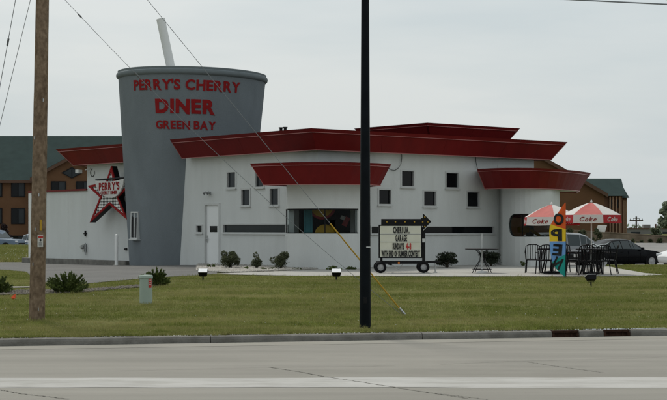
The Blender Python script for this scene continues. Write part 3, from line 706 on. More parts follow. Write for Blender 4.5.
# things seen through the windows
def through(u, v, d): return Vector((wx(u, d), d, zz(v, d)))
p = through(322, 209, 47.3)
m = MB(); m.lathe([(0, -.05), (.42, -.05), (.45, -.03), (.45, .03), (.42, .05), (0, .05)], 40, p+Vector((0, 0, .12)), Matrix.Rotation(R(90), 3, 'X'))
o = m.build('wall_disc', 'booth_red'); o2 = MB().lathe([(0, .055), (.36, .055), (.37, .07), (0, .08)], 40, p+Vector((0, 0, .12)), Matrix.Rotation(R(90), 3, 'X')).build('disc_face', 'amber', o)
tag(o, 'yellow disc with red edge hanging high inside the corner window', 'decoration')
p = through(325, 233, 47.1)
m = MB(); m.lathe([(0, -.04), (.30, -.04), (.33, 0), (.30, .04), (0, .04)], 36, p+Vector((0, 0, -.06)), Matrix.Rotation(R(90), 3, 'X')); o = m.build('chair_back', 'amber'); tag(o, 'rounded yellow chair back low inside the corner window', 'chair')
p = through(309, 221, 46.9)
m = MB()
pp = [(p.x-.10+.12*math.cos(t*.5)+.03*math.sin(t*5), p.y, .3+t*.24) for t in [k*.4 for k in range(24)]]; pp = [(p.x-.02-.05*(a[2]-1.6)**2, p.y, a[2]) for a in pp if a[2] < 2.8]
m.add([q for a in pp for q in ((a[0]-.13, a[1]+.02*math.sin(a[2]*9), a[2]), (a[0]+.13, a[1]+.05, a[2]))], [(2*i, 2*i+1, 2*i+3, 2*i+2) for i in range(len(pp)-1)])
s_ = m.build('curtain', 'teal'); sm = s_.modifiers.new('thick', 'SOLIDIFY'); sm.thickness = .02; tag(s_, 'teal curtain hanging at the left of the corner window', 'curtain')
p = through(346, 220, 47.4); m = MB(); m.box(p+Vector((0, 0, -.05)), (.16, .04, .30), 0, Matrix.Rotation(R(25), 3, 'Y')); o = m.build('poster', 'booth_red'); m = MB(); m.box(p+Vector((-.10, -.03, .07)), (.14, .03, .12), 0, Matrix.Rotation(R(25), 3, 'Y')); m.build('poster_corner', 'umb_white', o); tag(o, 'tilted red and white poster inside the corner window at its right', 'poster')
p = through(527, 233, 51.6)
m = MB(); m.box(p+Vector((-.12, 0, .12)), (.42, .1, .20), R(10)); m.box(p+Vector((.30, .05, .0)), (.42, .1, .10), R(10), Matrix.Rotation(R(32), 3, 'Y')); o = m.build('booth_seat', 'amber', bevel=.04); tag(o, 'yellow booth seat seen through the rounded window', 'seat')
p = through(530, 216, 51.2); m = MB(); m.box(p, (1.5, .04, .12)); o = m.build('pelmet', 'booth_red'); tag(o, 'dark red pelmet inside the top of the rounded window', 'pelmet')

# ------------------------------------------------------------------ the giant cup
CX, CY, CG, CTOP = wx(188.0, 55.), 55., .22, 7.22
cup = empty('cup_tower', (CX, CY, CG), 0, 'grey tower shaped like a giant drinking cup with a straw and red lettering', 'tower')
cup.rotation_euler = (0, R(1.3), 0)
HC = CTOP-CG
def rad(z): return 2.13+(2.70-2.13)*z/HC
m = MB(); m.lathe([(rad(-.3), -.3)]+[(rad(z), z) for z in np.linspace(0, HC-.24, 12)], 96); m.build('cup_body', 'cup_grey', cup, True)
m = MB(); r0 = rad(HC)
m.lathe([(r0-.04, HC-.27), (r0+.015, HC-.24), (r0+.055, HC-.20), (r0+.07, HC-.14), (r0+.055, HC-.08), (r0+.01, HC-.05), (r0+.015, HC+.02), (r0-.03, HC+.035), (r0-.08, HC+.01), (r0-.09, HC-.45)], 96); m.build('rim', 'cup_rim', cup, True)
m = MB(); m.lathe([(.01, HC-.4), (r0-.09, HC-.4)], 64); m.build('lid', 'cup_rim', cup)
m = MB(); q0 = Vector((wx(171.5, 54.6)-CX, -.4, HC-.6)); q1 = Vector((wx(150.6, 54.6)-CX+.16, -.4, zz(19.5, 54.6)-CG))
m.tube([q0, q0.lerp(q1, .5), q1], .160, 20); st = m.build('straw', 'white_paint', cup, True)
camdir = math.atan2(-CY, -CX)                   # direction from the cup to the viewer
def cup_text(text, u0, u1, v0, v1, bold, drop='RYA'):
    rr = 73.0
    a0 = math.asin((u0-189.5)/rr); a1 = math.asin((u1-189.5)/rr)
    items = []; x = 0
    for ch in text:
        if ch == ' ': x += .40; continue
        v, f, wd = glyph(ch, bold, .012); wd2 = wd*(1.0 if ch not in "I'" else 1.0); x -= .10 if ch in "Y'A" else 0; items.append((x, v, f, wd, ch)); x += wd2+.13-(.08 if ch in "Y'" else 0)
    tot = x-.12; d = 52.4; zl, zh = zz(v1, d)-CG, zz(v0, d)-CG
    for xx, v, f, wd, ch in items:
        pts = []
        for px, py, pz in v:
            if ch in "RNHA" and px > wd*.55 and py < .25: py -= .13*(px/wd-.4)      # right foot dips below the line
            if ch in "PRBDE" and px < wd*.3 and py > .9: px -= .05
            sl_ = math.cos(px*5)*.0
            a = camdir+(a0+(a1-a0)*(xx+px)/tot)
            z = zl+(zh-zl)*py-.020*(xx/tot)*0; r = rad(z)+.012+pz
            pts.append((r*math.cos(a), r*math.sin(a), z))
        MB().add(pts, f).build('letter', 'sign_red', cup)
cup_text("PERRY'S CHERRY", 133.3, 235.5, 79.8, 89.3, .035)
cup_text("DINER", 154.2, 213.0, 99.6, 112.4, .05)
cup_text("GREEN BAY", 154.2, 213.8, 120.7, 128.4, .035)
# tall window in the cup's flank, its frame standing upright
aw = camdir+math.asin((136.3-188.5)/61.5); zc0, zc1 = zz(240, 54.5)-CG, zz(213, 54.5)-CG
fwd = Vector((math.cos(aw), math.sin(aw), 0)); sid = Vector((-fwd.y, fwd.x, 0)); rm = rad((zc0+zc1)/2)
def cw(s, z, o_): q = fwd*(rm+o_)+sid*s; return (q.x, q.y, z)
m = MB(); W2 = .25
def cb(s0, s1, z0, z1, o0, o1): m.hexa([cw(s0, z0, o0), cw(s1, z0, o0), cw(s1, z0, o1), cw(s0, z0, o1)], [cw(s0, z1, o0), cw(s1, z1, o0), cw(s1, z1, o1), cw(s0, z1, o1)])
cb(-W2, -W2+.045, zc0, zc1, -.2, .06); cb(W2-.045, W2, zc0, zc1, -.2, .06); cb(-W2+.045, W2-.045, zc1-.05, zc1, -.2, .06); cb(-W2+.045, W2-.045, zc0, zc0+.05, -.2, .06); cb(-W2-.03, W2+.03, zc0-.04, zc0, -.2, .10); cb(-.018, .018, zc0+.05, zc1-.05, -.05, .04)
wn = m.build('window', 'alu_frame', cup)
for s0, s1 in ((-W2+.04, -.016), (.016, W2-.04)): m = MB(); cb(s0, s1, zc0+.045, zc1-.045, 0, .02); m.build('pane', 'dark_glass', wn)

# ------------------------------------------------------------------ the star sign
yS, dS = hit_x(107.2, -.12); zS = zz(195.8, dS)
wp = DC+DX*(-.12)+DY*yS
star = empty('star_sign', (wp.x, wp.y, zS), DRZ-math.pi/2, 'red edged star sign with checked face and white name shield on the wall', 'sign')
# local: x to the right along the wall, -y out of the wall, z up
def starpts(Ro, ri, cx=0, cz=0): return [((Ro if k % 2 == 0 else ri)*math.sin(math.pi*k/5)*1.0+cx, (Ro if k % 2 == 0 else ri)*math.cos(math.pi*k/5)+cz) for k in range(10)]
def sprism(pts, y0, y1): return MB().hexa([(x, y0, z) for x, z in pts], [(x, y1, z) for x, z in pts])
def sp(u, v, c=-.22):
    y_, d_ = hit_x(u, c); return (yS-y_, zz(v, d_)-zS)
SP = [(111, 166), (114.8, 181), (133.5, 181.5), (117.6, 197.5), (127.0, 219.8), (109.2, 204.4), (89.6, 222.6), (99.6, 197.4), (87.3, 185.8), (105.6, 182)]
A1 = [sp(*p) for p in SP]; scx, scz = sp(109.4, 192.5)
def shrink(k): return [(scx+(x-scx)*k, scz+(z-scz)*k) for x, z in A1]
sprism(A1, .16, -.055).build('star_body', 'star_black', star)
A2 = shrink(.80); m = MB()
for i in range(10):
    j = (i+1) % 10; a, b, c, d = A1[i], A1[j], A2[j], A2[i]
    m.hexa([(p[0], -.056, p[1]) for p in (a, b, c, d)], [(p[0], -.10, p[1]) for p in (a, b, c, d)])
m.build('star_border', 'sign_red', star)
sprism(shrink(.795), -.057, -.075).build('checked_face', 'checker_print', star)
sh = [sp(u, v, -.30) for u, v in ((95.2, 180.6), (95.8, 185.5), (98.4, 190.6), (102.6, 195.4), (107.5, 197.6), (112.5, 197.8), (117.0, 195.6), (120.6, 190.6), (122.8, 184.5), (123.6, 178.6), (115.6, 180.8), (109.4, 181.6), (103, 181.2))]
shd = sprism(sh, -.12, -.18).build('name_shield', 'umb_white', star)
a_, b_ = sp(95, 180, -.26), sp(124, 177.6, -.26); m = MB(); m.tube([(a_[0], -.10, a_[1]), (b_[0], -.10, b_[1])], .035, 6); m.build('shield_bracket', 'star_black', star)
def stext(t_, u0, u1, v0, v1, rise): m = MB(); flat_text(m, t_, 0, 1, 0, 1, lambda x, y, d: (lambda q: (q[0], -.188-d, q[1]))(sp(u0+(u1-u0)*x, v1+(v0-v1)*y-rise*x, -.31)), .03, .008); m.build('lettering', 'sign_red', shd)
stext("PERRY'S", 98.8, 119.2, 183.2, 190.4, 1.2); stext("CHERRY DINER", 100.6, 116.8, 191.4, 194.6, .8)

# ------------------------------------------------------------------ portable marquee sign on its trailer
dM = 42.0; gM = gz(402, dM)+.016
px = lambda u, d=dM: wx(u, d)
mq = empty('portable_sign', (px(402), dM, gM), R(3), 'cream portable letter board with bulb arrow on a two wheel trailer', 'sign')
ox = px(402)
def sx(u): return px(u)-ox
def sz(v): return zz(v, dM)-gM
x0, x1, z0, z1 = sx(379.6), sx(421.2), sz(257.2), sz(225.6)
m = MB(); m.box(((x0+x1)/2, .05, (z0+z1)/2), (x1-x0+.05, .16, z1-z0+.05)); m.build('cabinet', 'black_metal', mq, bevel=.008)
rows = [sz(v) for v in (225.8, 234.1, 242.0, 249.8, 257.0)]
panels = []
for i in range(4):
    m = MB(); m.box(((x0+x1)/2, -.042, (rows[i]+rows[i+1])/2), (x1-x0-.012, .02, rows[i]-rows[i+1]-.012)); panels.append(m.build('letter_panel', 'sign_cream', mq))
    m = MB(); m.box(((x0+x1)/2, -.055, rows[i+1]+.006), (x1-x0-.02, .014, .010)); m.build('letter_track', 'alu_frame', mq)
def mt(text, u0, u1, v0, v1, row, mt_='ink', bold=.045): m = MB(); flat_text(m, text, sx(u0), sx(u1), sz(v1), sz(v0), lambda x, y, d: (x, -.062-d, y), bold, .01, gap=.16, space=.35); m.build('lettering', mt_, panels[row])
mt('CHERI UA.', 393, 409.2, 227.0, 233.0, 0); mt('GARAGE', 395.3, 406.8, 235.2, 241.0, 1); mt('SUNDAYS', 392.4, 403.8, 243.2, 249.0, 2); mt('4-8', 406, 411, 243.2, 249.0, 2, 'label_red')
mt('WITH END OF SUMMER CONTEST', 381.2, 419.8, 250.8, 256.4, 3)
m = MB(); m.box((sx(402.6), .03, sz(221.9)), (sx(424)-sx(381.4), .14, sz(219)-sz(225))); m.build('light_bar', 'black_metal', mq, bevel=.006)
for u in (386.6, 395.2, 404.8, 414.2, 422.5): m = MB(); m.lathe([(0, .055), (.016, .05), (.022, .025), (.015, 0)], 12, (sx(u), -.045, sz(222)), Matrix.Rotation(R(90), 3, 'X')); m.build('bulb', 'bulb', mq, True)
ah = [(sx(423.2), sz(213.2)), (sx(431.6), sz(221.8)), (sx(423.2), sz(230.2)), (sx(423.2), sz(226)), (sx(421.2), sz(226)), (sx(421.2), sz(218)), (sx(423.2), sz(218))]
m = MB(); m.hexa([(x, -.05, z) for x, z in ah], [(x, .08, z) for x, z in ah]); ar = m.build('arrow_head', 'black_metal', mq)
for a, b in (((423.2, 213.2), (431.6, 221.8)), ((431.6, 221.8), (423.2, 230.2))): m = MB(); m.tube([(sx(a[0]), -.06, sz(a[1])), (sx(b[0]), -.06, sz(b[1]))], .008, 6); m.build('edge_trim', 'alu_frame', ar)
for u, v in ((424.6, 217), (427.6, 222), (424.6, 226.6)): m = MB(); m.lathe([(0, .055), (.016, .05), (.022, .025), (.015, 0)], 12, (sx(u), -.055, sz(v)), Matrix.Rotation(R(90), 3, 'X')); m.build('bulb', 'bulb', mq, True)
m = MB(); m.box((sx(424.0), .05, (sz(228)+sz(262))/2), (.085, .08, sz(228)-sz(262))); m.build('post', 'black_metal', mq)
m = MB(); m.box((sx(423.6), .0, sz(240.5)), (.07, .04, .10)); m.build('switch_box', 'alu_frame', mq)
m = MB(); m.box((sx(381.5), .05, (sz(257)+sz(264))/2), (.06, .06, sz(257)-sz(264)+.02)); m.build('post', 'black_metal', mq)
m = MB(); m.box((sx(402), .0, sz(262.6)), (sx(427)-sx(378), .06, .07)); m.box((sx(402), .55, sz(262.6)), (sx(427)-sx(378), .06, .07)); m.box((sx(379), .28, sz(262.6)), (.06, .56, .0698)); m.box((sx(426), .28, sz(262.6)), (.06, .56, .0698)); m.box((sx(434), .2, sz(262.2)), (sx(441)-sx(426), .07, .06)); m.build('trailer_frame', 'black_metal', mq)
m = MB(); m.box((sx(391), .28, sz(264.5)), (.05, .62, .05)); m.build('axle', 'black_metal', mq)
for u, y in ((380.2, -.10), (423.8, .02), (424.6, .62), (381.0, .62)):
    r = .162; m = MB(); Mx = Matrix.Rotation(R(90), 3, 'X')
    m.lathe([(r*.55, .05), (r*.9, .055), (r, .035), (r, -.035), (r*.9, -.055), (r*.55, -.05)], 24, (sx(u), y, r), Mx); wh = m.build('wheel', 'rubber', mq, True)
    m = MB(); m.lathe([(0, .03), (r*.2, .035), (r*.5, .02), (r*.58, .045)], 20, (sx(u), y, r), Mx); m.lathe([(r*.56, -.04), (0, -.02)], 20, (sx(u), y, r), Mx); m.build('rim', 'rim', wh, True)
m = MB(); m.tube([(sx(436.3), .2, sz(261)), (sx(436.3), .2, .0)], .018); m.box((sx(436.3), .2, .012), (.1, .1, .024)); m.build('jack_leg', 'steel', mq)
m = MB(); m.box((sx(398.6), -.05, sz(262.8)), (.05, .03, .045)); m.build('side_reflector', 'orange_lens', mq)
m = MB(); m.tube([(sx(388), .05, sz(262)), (sx(400), .2, .08), (sx(404), .1, sz(262))], .012, 6); m.build('safety_chain', 'steel', mq)

# ------------------------------------------------------------------ lamps in the lawn
def flood(u, v, d, label, tilt, rz):
    t = empty('lawn_flood_lamp', ground_at(u, d), rz, label, 'lamp', 'flood lamps in the lawn')
    m = MB(); m.tube([(0, 0, -.05), (0, 0, .13)], .02, 8); m.build('stake', 'black_metal', t)
    m = MB(); m.tube([(-.09, 0, .20), (-.09, 0, .12), (.09, 0, .12), (.09, 0, .20)], .010, 6); m.build('yoke', 'black_metal', t)
    Mx = Matrix.Rotation(tilt, 3, 'X'); c = Vector((0, 0, .22))
    m = MB(); lo = [Mx @ Vector(p)+c for p in ((-.115, -.06, -.07), (.115, -.06, -.07), (.115, .05, -.06), (-.115, .05, -.06))]; hi = [Mx @ Vector(p)+c for p in ((-.135, -.09, .07), (.135, -.09, .07), (.135, .09, .07), (-.135, .09, .07))]
    m.hexa(lo, hi); t.scale = (.88, .88, .88); hd = m.build('lamp_head', 'black_plastic', t, bevel=.012)
    m = MB(); m.box(Mx @ Vector((0, 0, .078))+c, (.25, .165, .012), 0, Mx); m.build('lens', 'lamp_top', hd)
    return t
flood(203, 281, 37.2, 'small lawn flood lamp nearest the grey cup tower', R(34), 0)
flood(336.3, 281, 37.0, 'small lawn flood lamp in front of the corner bay window', R(34), R(5))
flood(591, 287, 34.2, 'small black lawn flood lamp in front of the patio tables', R(-28), R(20))

# ------------------------------------------------------------------ utility pedestal, marker flag, bollard
pb = ground_at(146, 28.2)
pd = empty('utility_pedestal', pb, R(8), 'pale green utility pedestal with red label standing in the lawn', 'pedestal')
m = MB(); m.lathe([(.118, -.1), (.120, .10), (.118, .47)], 28); m.build('pedestal_body', 'pedestal_green', pd, True)
m = MB(); m.lathe([(.118, .472), (.128, .475), (.128, .515), (.118, .535), (.0, .542)], 28); m.build('cap', 'pedestal_green', pd, True)
m = MB(); n = 6
for i in range(n):
    a0 = R(-68+i*36/n); a1 = R(-68+(i+1)*36/n); r = .1215
    m.add([(r*math.cos(a0), r*math.sin(a0), .30), (r*math.cos(a1), r*math.sin(a1), .30), (r*math.cos(a1), r*math.sin(a1), .47), (r*math.cos(a0), r*math.sin(a0), .47)], [(0, 1, 2, 3)])
lb = m.build('warning_label', 'label_red', pd); m = MB()
for z, h in ((.43, .018), (.39, .012), (.35, .02)):
    a0, a1 = R(-60), R(-42); r = .1228; m.add([(r*math.cos(a0), r*math.sin(a0), z), (r*math.cos(a1), r*math.sin(a1), z), (r*math.cos(a1), r*math.sin(a1), z+h), (r*math.cos(a0), r*math.sin(a0), z+h)], [(0, 1, 2, 3)])
m.build('label_print', 'umb_white', lb)
fb = ground_at(15.5, 29.2)
fl = empty('marker_flag', fb, 0, 'tiny orange marker flag stuck in the grass', 'flag')
m = MB(); m.tube([(0, 0, -.05), (.01, 0, .13)], .004, 5); m.build('wire_stake', 'steel', fl)
m = MB(); m.add([(.01, 0, .13), (.01, 0, .04), (-.05, .02, .02), (-.09, -.01, .05), (-.05, .02, .10)], [(0, 1, 2, 3, 4)]); o = m.build('flag_sheet', 'orange_tape', fl); o.modifiers.new('thick', 'SOLIDIFY').thickness = .003
bb = ground_at(116.4, 53.3)
bo = empty('bollard', bb, 0, 'slim white steel bollard beside the grey cup tower', 'bollard')
m = MB(); m.lathe([(.062, -.2), (.062, 1.06), (.055, 1.10), (.03, 1.125), (0, 1.13)], 20); m.build('pipe', 'white_paint', bo, True)
m = MB(); m.lathe([(.0, .03), (.12, .03), (.13, -.05)], 20); m.build('footing', 'concrete', bo)

# ------------------------------------------------------------------ poles and wires
def lean(p0, p1, z): t = (z-p0[2])/(p1[2]-p0[2]); return Vector(p0).lerp(Vector(p1), t)
WD = 23.9; wb = Vector(ground_at(36.9, WD)); wt = Vector((wx(42.4, WD), WD, zz(0, WD)))
wtop = lean(wb, wt, 8.4)
wp_ = empty('utility_pole', wb, 0, 'weathered wooden utility pole with a warning tag on the lawn', 'pole')
pts = []; rd = []
for k in range(40):
    z = -.3+k*(8.6/39); q = lean(wb, wt, wb.z+z)-wb; pts.append(q); rd.append(.124-.0040*z+random.uniform(-.0015, .0015))
m = MB(); m.tube(pts, rd, 18); m.build('pole_shaft', 'wood_pole', wp_, True)
def on_pole(z, ang, off=.0): q = lean(wb, wt, wb.z+z)-wb; r = .124-.004*z+off; return q+Vector((r*math.sin(ang), -r*math.cos(ang), 0)), Matrix.Rotation(ang, 3, 'Z')
q, Mr = on_pole(zz(240.8, WD)-wb.z, R(26), .006); m = MB(); m.box(q, (.088, .006, .19), 0, Mr); tg = m.build('warning_tag', 'umb_white', wp_)
m = MB(); m.box(q+Mr @ Vector((.004, -.005, .062)), (.074, .004, .036), 0, Mr); m.build('tag_header', 'label_red', tg)
m = MB(); m.box(q+Mr @ Vector((.004, -.005, .012)), (.03, .004, .03), 0, Mr @ Matrix.Rotation(R(45), 3, 'Y')); m.build('tag_symbol', 'ink', tg)
for k in range(4): m = MB(); m.box(q+Mr @ Vector((.0, -.005, -.026-.016*k)), (.055, .004, .005), 0, Mr); m.build('tag_line', 'insulator', tg)
q, Mr = on_pole(zz(225, WD)-wb.z, R(28), .005); m = MB(); m.box(q, (.035, .005, .17), 0, Mr); m.build('marker_strip', 'yellow', wp_)
for z, an in ((.18, 20), (.9, -25), (2.0, 10), (2.9, -35), (3.5, 30), (1.45, -12)):
    q, Mr = on_pole(z, R(an), .004); m = MB(); m.box(q, (.012, .02, .05), 0, Mr); m.build('staple', 'steel', wp_)
BD = 22.3; bbse = Vector(ground_at(365.2, BD)); 
bp = empty('lamp_pole', bbse, 0, 'tall round black steel pole standing at the road edge', 'pole')
m = MB(); m.tube([(0, 0, -.2), (0, 0, .02)]+[(0, 0, z) for z in np.linspace(.05, 8.5, 12)], [.088, .088]+[.086-.0055*z for z in np.linspace(.05, 8.5, 12)], 24); m.build('pole_shaft', 'black_pole', bp, True)
z = zz(247, BD)-bbse.z; r = .086-.0055*z+.003; m = MB()
for i in range(8):
    a0 = R(-80+i*8); a1 = R(-80+(i+1)*8+.5); m.add([(r*math.cos(a0), r*math.sin(a0), z-.008), (r*math.cos(a1), r*math.sin(a1), z-.008), (r*math.cos(a1), r*math.sin(a1), z+.008), (r*math.cos(a0), r*math.sin(a0), z+.008)], [(0, 1, 2, 3)])
m.build('reflective_band', 'alu_frame', bp)
z = .35; m = MB(); m.box((.0, -.087, .42), (.05, .012, .09)); m.build('hand_hole_cover', 'black_metal', bp)
# guy wires of the wooden pole, with insulators and yellow guard
AD = 25.2; an = Vector(ground_at(404.5, AD)); 
def pole_at(v): return lean(wb, wt, zz(v, WD))
def wire(name, p0, p1, r, label, n=2, sag=0):
    t = empty(name, p0, 0, label, 'wire', 'wires of the wooden pole')
    pts = [Vector(p0).lerp(Vector(p1), k/(n-1))-Vector(p0)-Vector((0, 0, sag*4*(k/(n-1))*(1-k/(n-1)))) for k in range(n)]
    MB().tube(pts, r, 6).build('strand', 'wire', t); return t, Vector(p0), Vector(p1)
def insul(t, p0, p1, frac, ln=.16, r=.018):
    d = (p1-p0); c = d*frac; dn = d.normalized()*ln/2
    MB().tube([c-dn, c-dn*.6, c+dn*.6, c+dn], [.006, r, r, .006], 8).build('insulator', 'insulator', t)
g1 = wire('guy_wire', pole_at(-126), an, .0048, 'steeper guy wire from the wooden pole to the yellow guard')
d = (g1[2]-g1[1]); m = MB(); m.tube([d*.785, d*.985], .0125, 10); m.build('guard_sleeve', 'yellow', g1[0])
m = MB(); m.tube([d*.985, d*1.01], [.022, .03], 8); m.build('anchor_rod', 'steel', g1[0])
g2 = wire('guy_wire', pole_at(-24), an+Vector((-.05, .1, 0)), .0040, 'lower guy wire crossing the cup lettering toward the lawn anchor', 40, .22)
dv = g2[2]-g2[1]
for fr_, ln_ in ((.098, .10), (.252, .15)):
    q_ = lambda f: dv*f-Vector((0, 0, .22*4*f*(1-f))); e_ = ln_/2/dv.length
    MB().tube([q_(fr_-e_), q_(fr_-.5*e_), q_(fr_+.5*e_), q_(fr_+e_)], [.006, .013, .013, .006], 8).build('insulator', 'insulator', g2[0])
def off_frame(u, v, d): return Vector((wx(u, d), d, zz(v, d)))
g3 = wire('guy_wire', pole_at(-165), off_frame(-26, 230, 24.6), .006, 'wire with square insulator at the left edge of the photo'); 
dv = (g3[2]-g3[1]); MB().tube([dv*.508, dv*.526], .017, 8).build('insulator', 'insulator', g3[0])
wire('guy_wire', pole_at(-53), off_frame(-33, 260, 24.6), .005, 'thin plain wire just left of the wooden pole')
wire('overhead_cable', pole_at(-26.5), off_frame(2600, 91, 26.0), .012, 'single overhead cable at the top right corner', 12, .05)

# ------------------------------------------------------------------ patio: umbrellas, tables, chairs, flag
PZ = .016
def umbrella(u, d, vap, rpx, label, rot, coke):
    base = ground_at(u, d, PZ); t = empty('patio_umbrella', base, 0, label, 'umbrella', 'red and white patio umbrellas')
    top = zz(vap, d)-base[2]; r = rpx*d/F; drop = 12.5*d/F; val = 8.0*d/F
    m = MB(); m.tube([(0, 0, 0), (0, 0, top)], .019, 10); m.build('pole', 'white_paint', t, True)
    m = MB(); m.lathe([(0, top+.06), (.015, top+.055), (.025, top+.02), (.03, top)], 12); m.build('finial', 'white_paint', t, True)
    m = MB(); m.lathe([(.24, -.01), (.24, .05), (.05, .08), (.03, .28), (0, .28)], 20); m.build('base_weight', 'black_plastic', t, True)
    N = 6
    for k in range(N):
        a0, a1 = rot+2*math.pi*k/N, rot+2*math.pi*(k+1)/N; col_ = 'umb_red_skylit' if k % 2 == 0 else 'umb_white'
        m = MB(); V = []; nr = 6; na = 6
        for i in range(nr+1):
            f = i/nr
            for j in range(na+1):
                g = j/na; a = a0+(a1-a0)*g; chord = math.cos(math.pi/N)/math.cos((g-.5)*2*math.pi/N)
                rr = r*f*(chord*.9+.1); zz_ = top-.01-drop*(f**1.35)-.022*math.sin(math.pi*g)*math.sin(math.pi*f)
                V.append((rr*math.cos(a), rr*math.sin(a), zz_))
        m.add(V, [(i*(na+1)+j, i*(na+1)+j+1, (i+1)*(na+1)+j+1, (i+1)*(na+1)+j) for i in range(nr) for j in range(na)])
        go = m.build('canopy_panel', col_, t, True)
        m = MB(); V = []
        for i in range(4):
            for j in range(na+1):
                x, y, z = (r*(math.cos(math.pi/N)/math.cos((j/na-.5)*2*math.pi/N)*.9+.1)*math.cos(a0+(a1-a0)*j/na), r*(math.cos(math.pi/N)/math.cos((j/na-.5)*2*math.pi/N)*.9+.1)*math.sin(a0+(a1-a0)*j/na), top-.012-drop)
                k2 = 1+.012*i; V.append((x*k2, y*k2, z-val*i/3+(-.012*math.sin(math.pi*j/na) if i == 3 else 0)))
        m.add(V, [(i*(na+1)+j, i*(na+1)+j+1, (i+1)*(na+1)+j+1, (i+1)*(na+1)+j) for i in range(3) for j in range(na)])
        vcol = 'umb_white' if col_ == 'umb_red_skylit' else 'umb_red_deep'; vo = m.build('valance', vcol, go, True)
        am = (a0+a1)/2; tang = Vector((-math.sin(am), math.cos(am), 0)); nrm = Vector((math.cos(am), math.sin(am), 0))
        hw = r*math.sin(math.pi/N)*.72; rc = r*(math.cos(math.pi/N)*.9+.1)*1.03+.012; mb = MB()
        flat_text(mb, 'Coke', -hw*.8, hw*.8, top-.02-drop-val*.78, top-.02-drop-val*.22, lambda x, y, dd: tuple(nrm*(rc-.006-.25*abs(x)*abs(x)/r+dd)+tang*x+Vector((0, 0, y))), .02, .004, .35, .06)
        mb.build('lettering', 'sign_red' if col_ == 'umb_red_skylit' else 'umb_white', vo)
        m = MB(); m.tube([(0, 0, top-.02), (r*.97*math.cos(a0), r*.97*math.sin(a0), top-.03-drop)], .006, 5); m.build('rib', 'white_paint', t)
    return t
umbrella(551.6, 41.6, 204.2, 29.5, 'red and white patio umbrella on the left, partly behind the feather flag', R(-153), True)
umbrella(591.4, 41.0, 202.0, 29.0, 'red and white patio umbrella on the right, nearest the parked cars', R(-137), True)
def round_table(u, d, label):
    t = empty('patio_table', ground_at(u, d, PZ), 0, label, 'table', 'round black patio tables')
    m = MB(); m.lathe([(.03, .66), (.40, .66), (.43, .67), (.43, .69), (.40, .70), (.03, .70)], 32); m.build('tabletop', 'black_plastic', t, True)
    for k in range(4):
        a = R(45+90*k); m = MB(); m.tube([(.30*math.cos(a), .30*math.sin(a), .66), (.26*math.cos(a), .26*math.sin(a), .35), (.36*math.cos(a), .36*math.sin(a), 0)], [.022, .02, .024], 8); m.build('leg', 'black_plastic', t)
    return t
round_table(552.3, 41.6, 'round black patio table under the left umbrella'); round_table(591.4, 41.0, 'round black patio table under the right umbrella')
def make_chair():
    t = empty('patio_chair', (0, 0, 0), 0, 'x', 'chair', 'black resin patio chairs')
    m = MB(); m.hexa([(-.22, -.21, .39), (.22, -.21, .39), (.20, .21, .375), (-.20, .21, .375)], [(-.22, -.21, .42), (.22, -.21, .42), (.20, .21, .405), (-.20, .21, .405)]); m.build('seat', 'black_plastic', t, bevel=.012)
    for sx_ in (-1, 1):
        m = MB(); m.tube([(sx_*.21, -.20, .40), (sx_*.235, -.24, .0)], [.019, .014], 8); m.build('leg', 'black_plastic', t)
        m = MB(); m.tube([(sx_*.20, .20, .39), (sx_*.225, .29, .0)], [.019, .014], 8); m.build('leg', 'black_plastic', t)
        m = MB(); m.tube([(sx_*.235, -.22, .40), (sx_*.245, -.22, .58), (sx_*.25, -.17, .625), (sx_*.25, .10, .62), (sx_*.225, .24, .60)], [.013, .013, .017, .016, .013], 8); m.build('armrest', 'black_plastic', t)
    fr = [(-.21, .21, .40), (-.225, .26, .66), (-.20, .29, .80), (-.12, .305, .845), (0, .31, .855), (.12, .305, .845), (.20, .29, .80), (.225, .26, .66), (.21, .21, .40)]
    m = MB(); m.tube(fr, .016, 8); bk = m.build('back_frame', 'black_plastic', t, True)
    for k in range(5):
        x = -.15+.075*k; m = MB(); m.hexa([(x-.011, .205, .41), (x+.011, .205, .41), (x+.011, .220, .41), (x-.011, .220, .41)], [(x-.011, .285, .835), (x+.011, .285, .835), (x+.011, .300, .835), (x-.011, .300, .835)]); m.build('slat', 'black_plastic', bk)
    return t
ch0 = make_chair()
CH = [(533.5, 42.4, 168, 'leftmost black slatted patio chair, close to the white wall'), (545, 41.2, 182, 'black slatted patio chair just left of the feather flag'),
      (561, 42.6, -20, 'black slatted patio chair hidden behind the feather flag'), (572.5, 41.8, 100, 'black slatted patio chair just right of the feather flag'),
      (585.5, 40.2, 178, 'black slatted patio chair nearest the lawn under the right umbrella'), (599.5, 40.4, 196, 'black slatted patio chair right of the umbrella pole, back to the road'),
      (608, 41.4, 255, 'rightmost black slatted patio chair'), (592.5, 42.4, 5, 'black slatted patio chair on the far side of the right table')]
for i, (u, d, a, lb_) in enumerate(CH):
    o = ch0 if i == 0 else copy_tree(ch0)
    o.location = ground_at(u, d, PZ); o.rotation_euler = (0, 0, R(a)); o['label'] = lb_; o.scale = (.94, .94, .94)
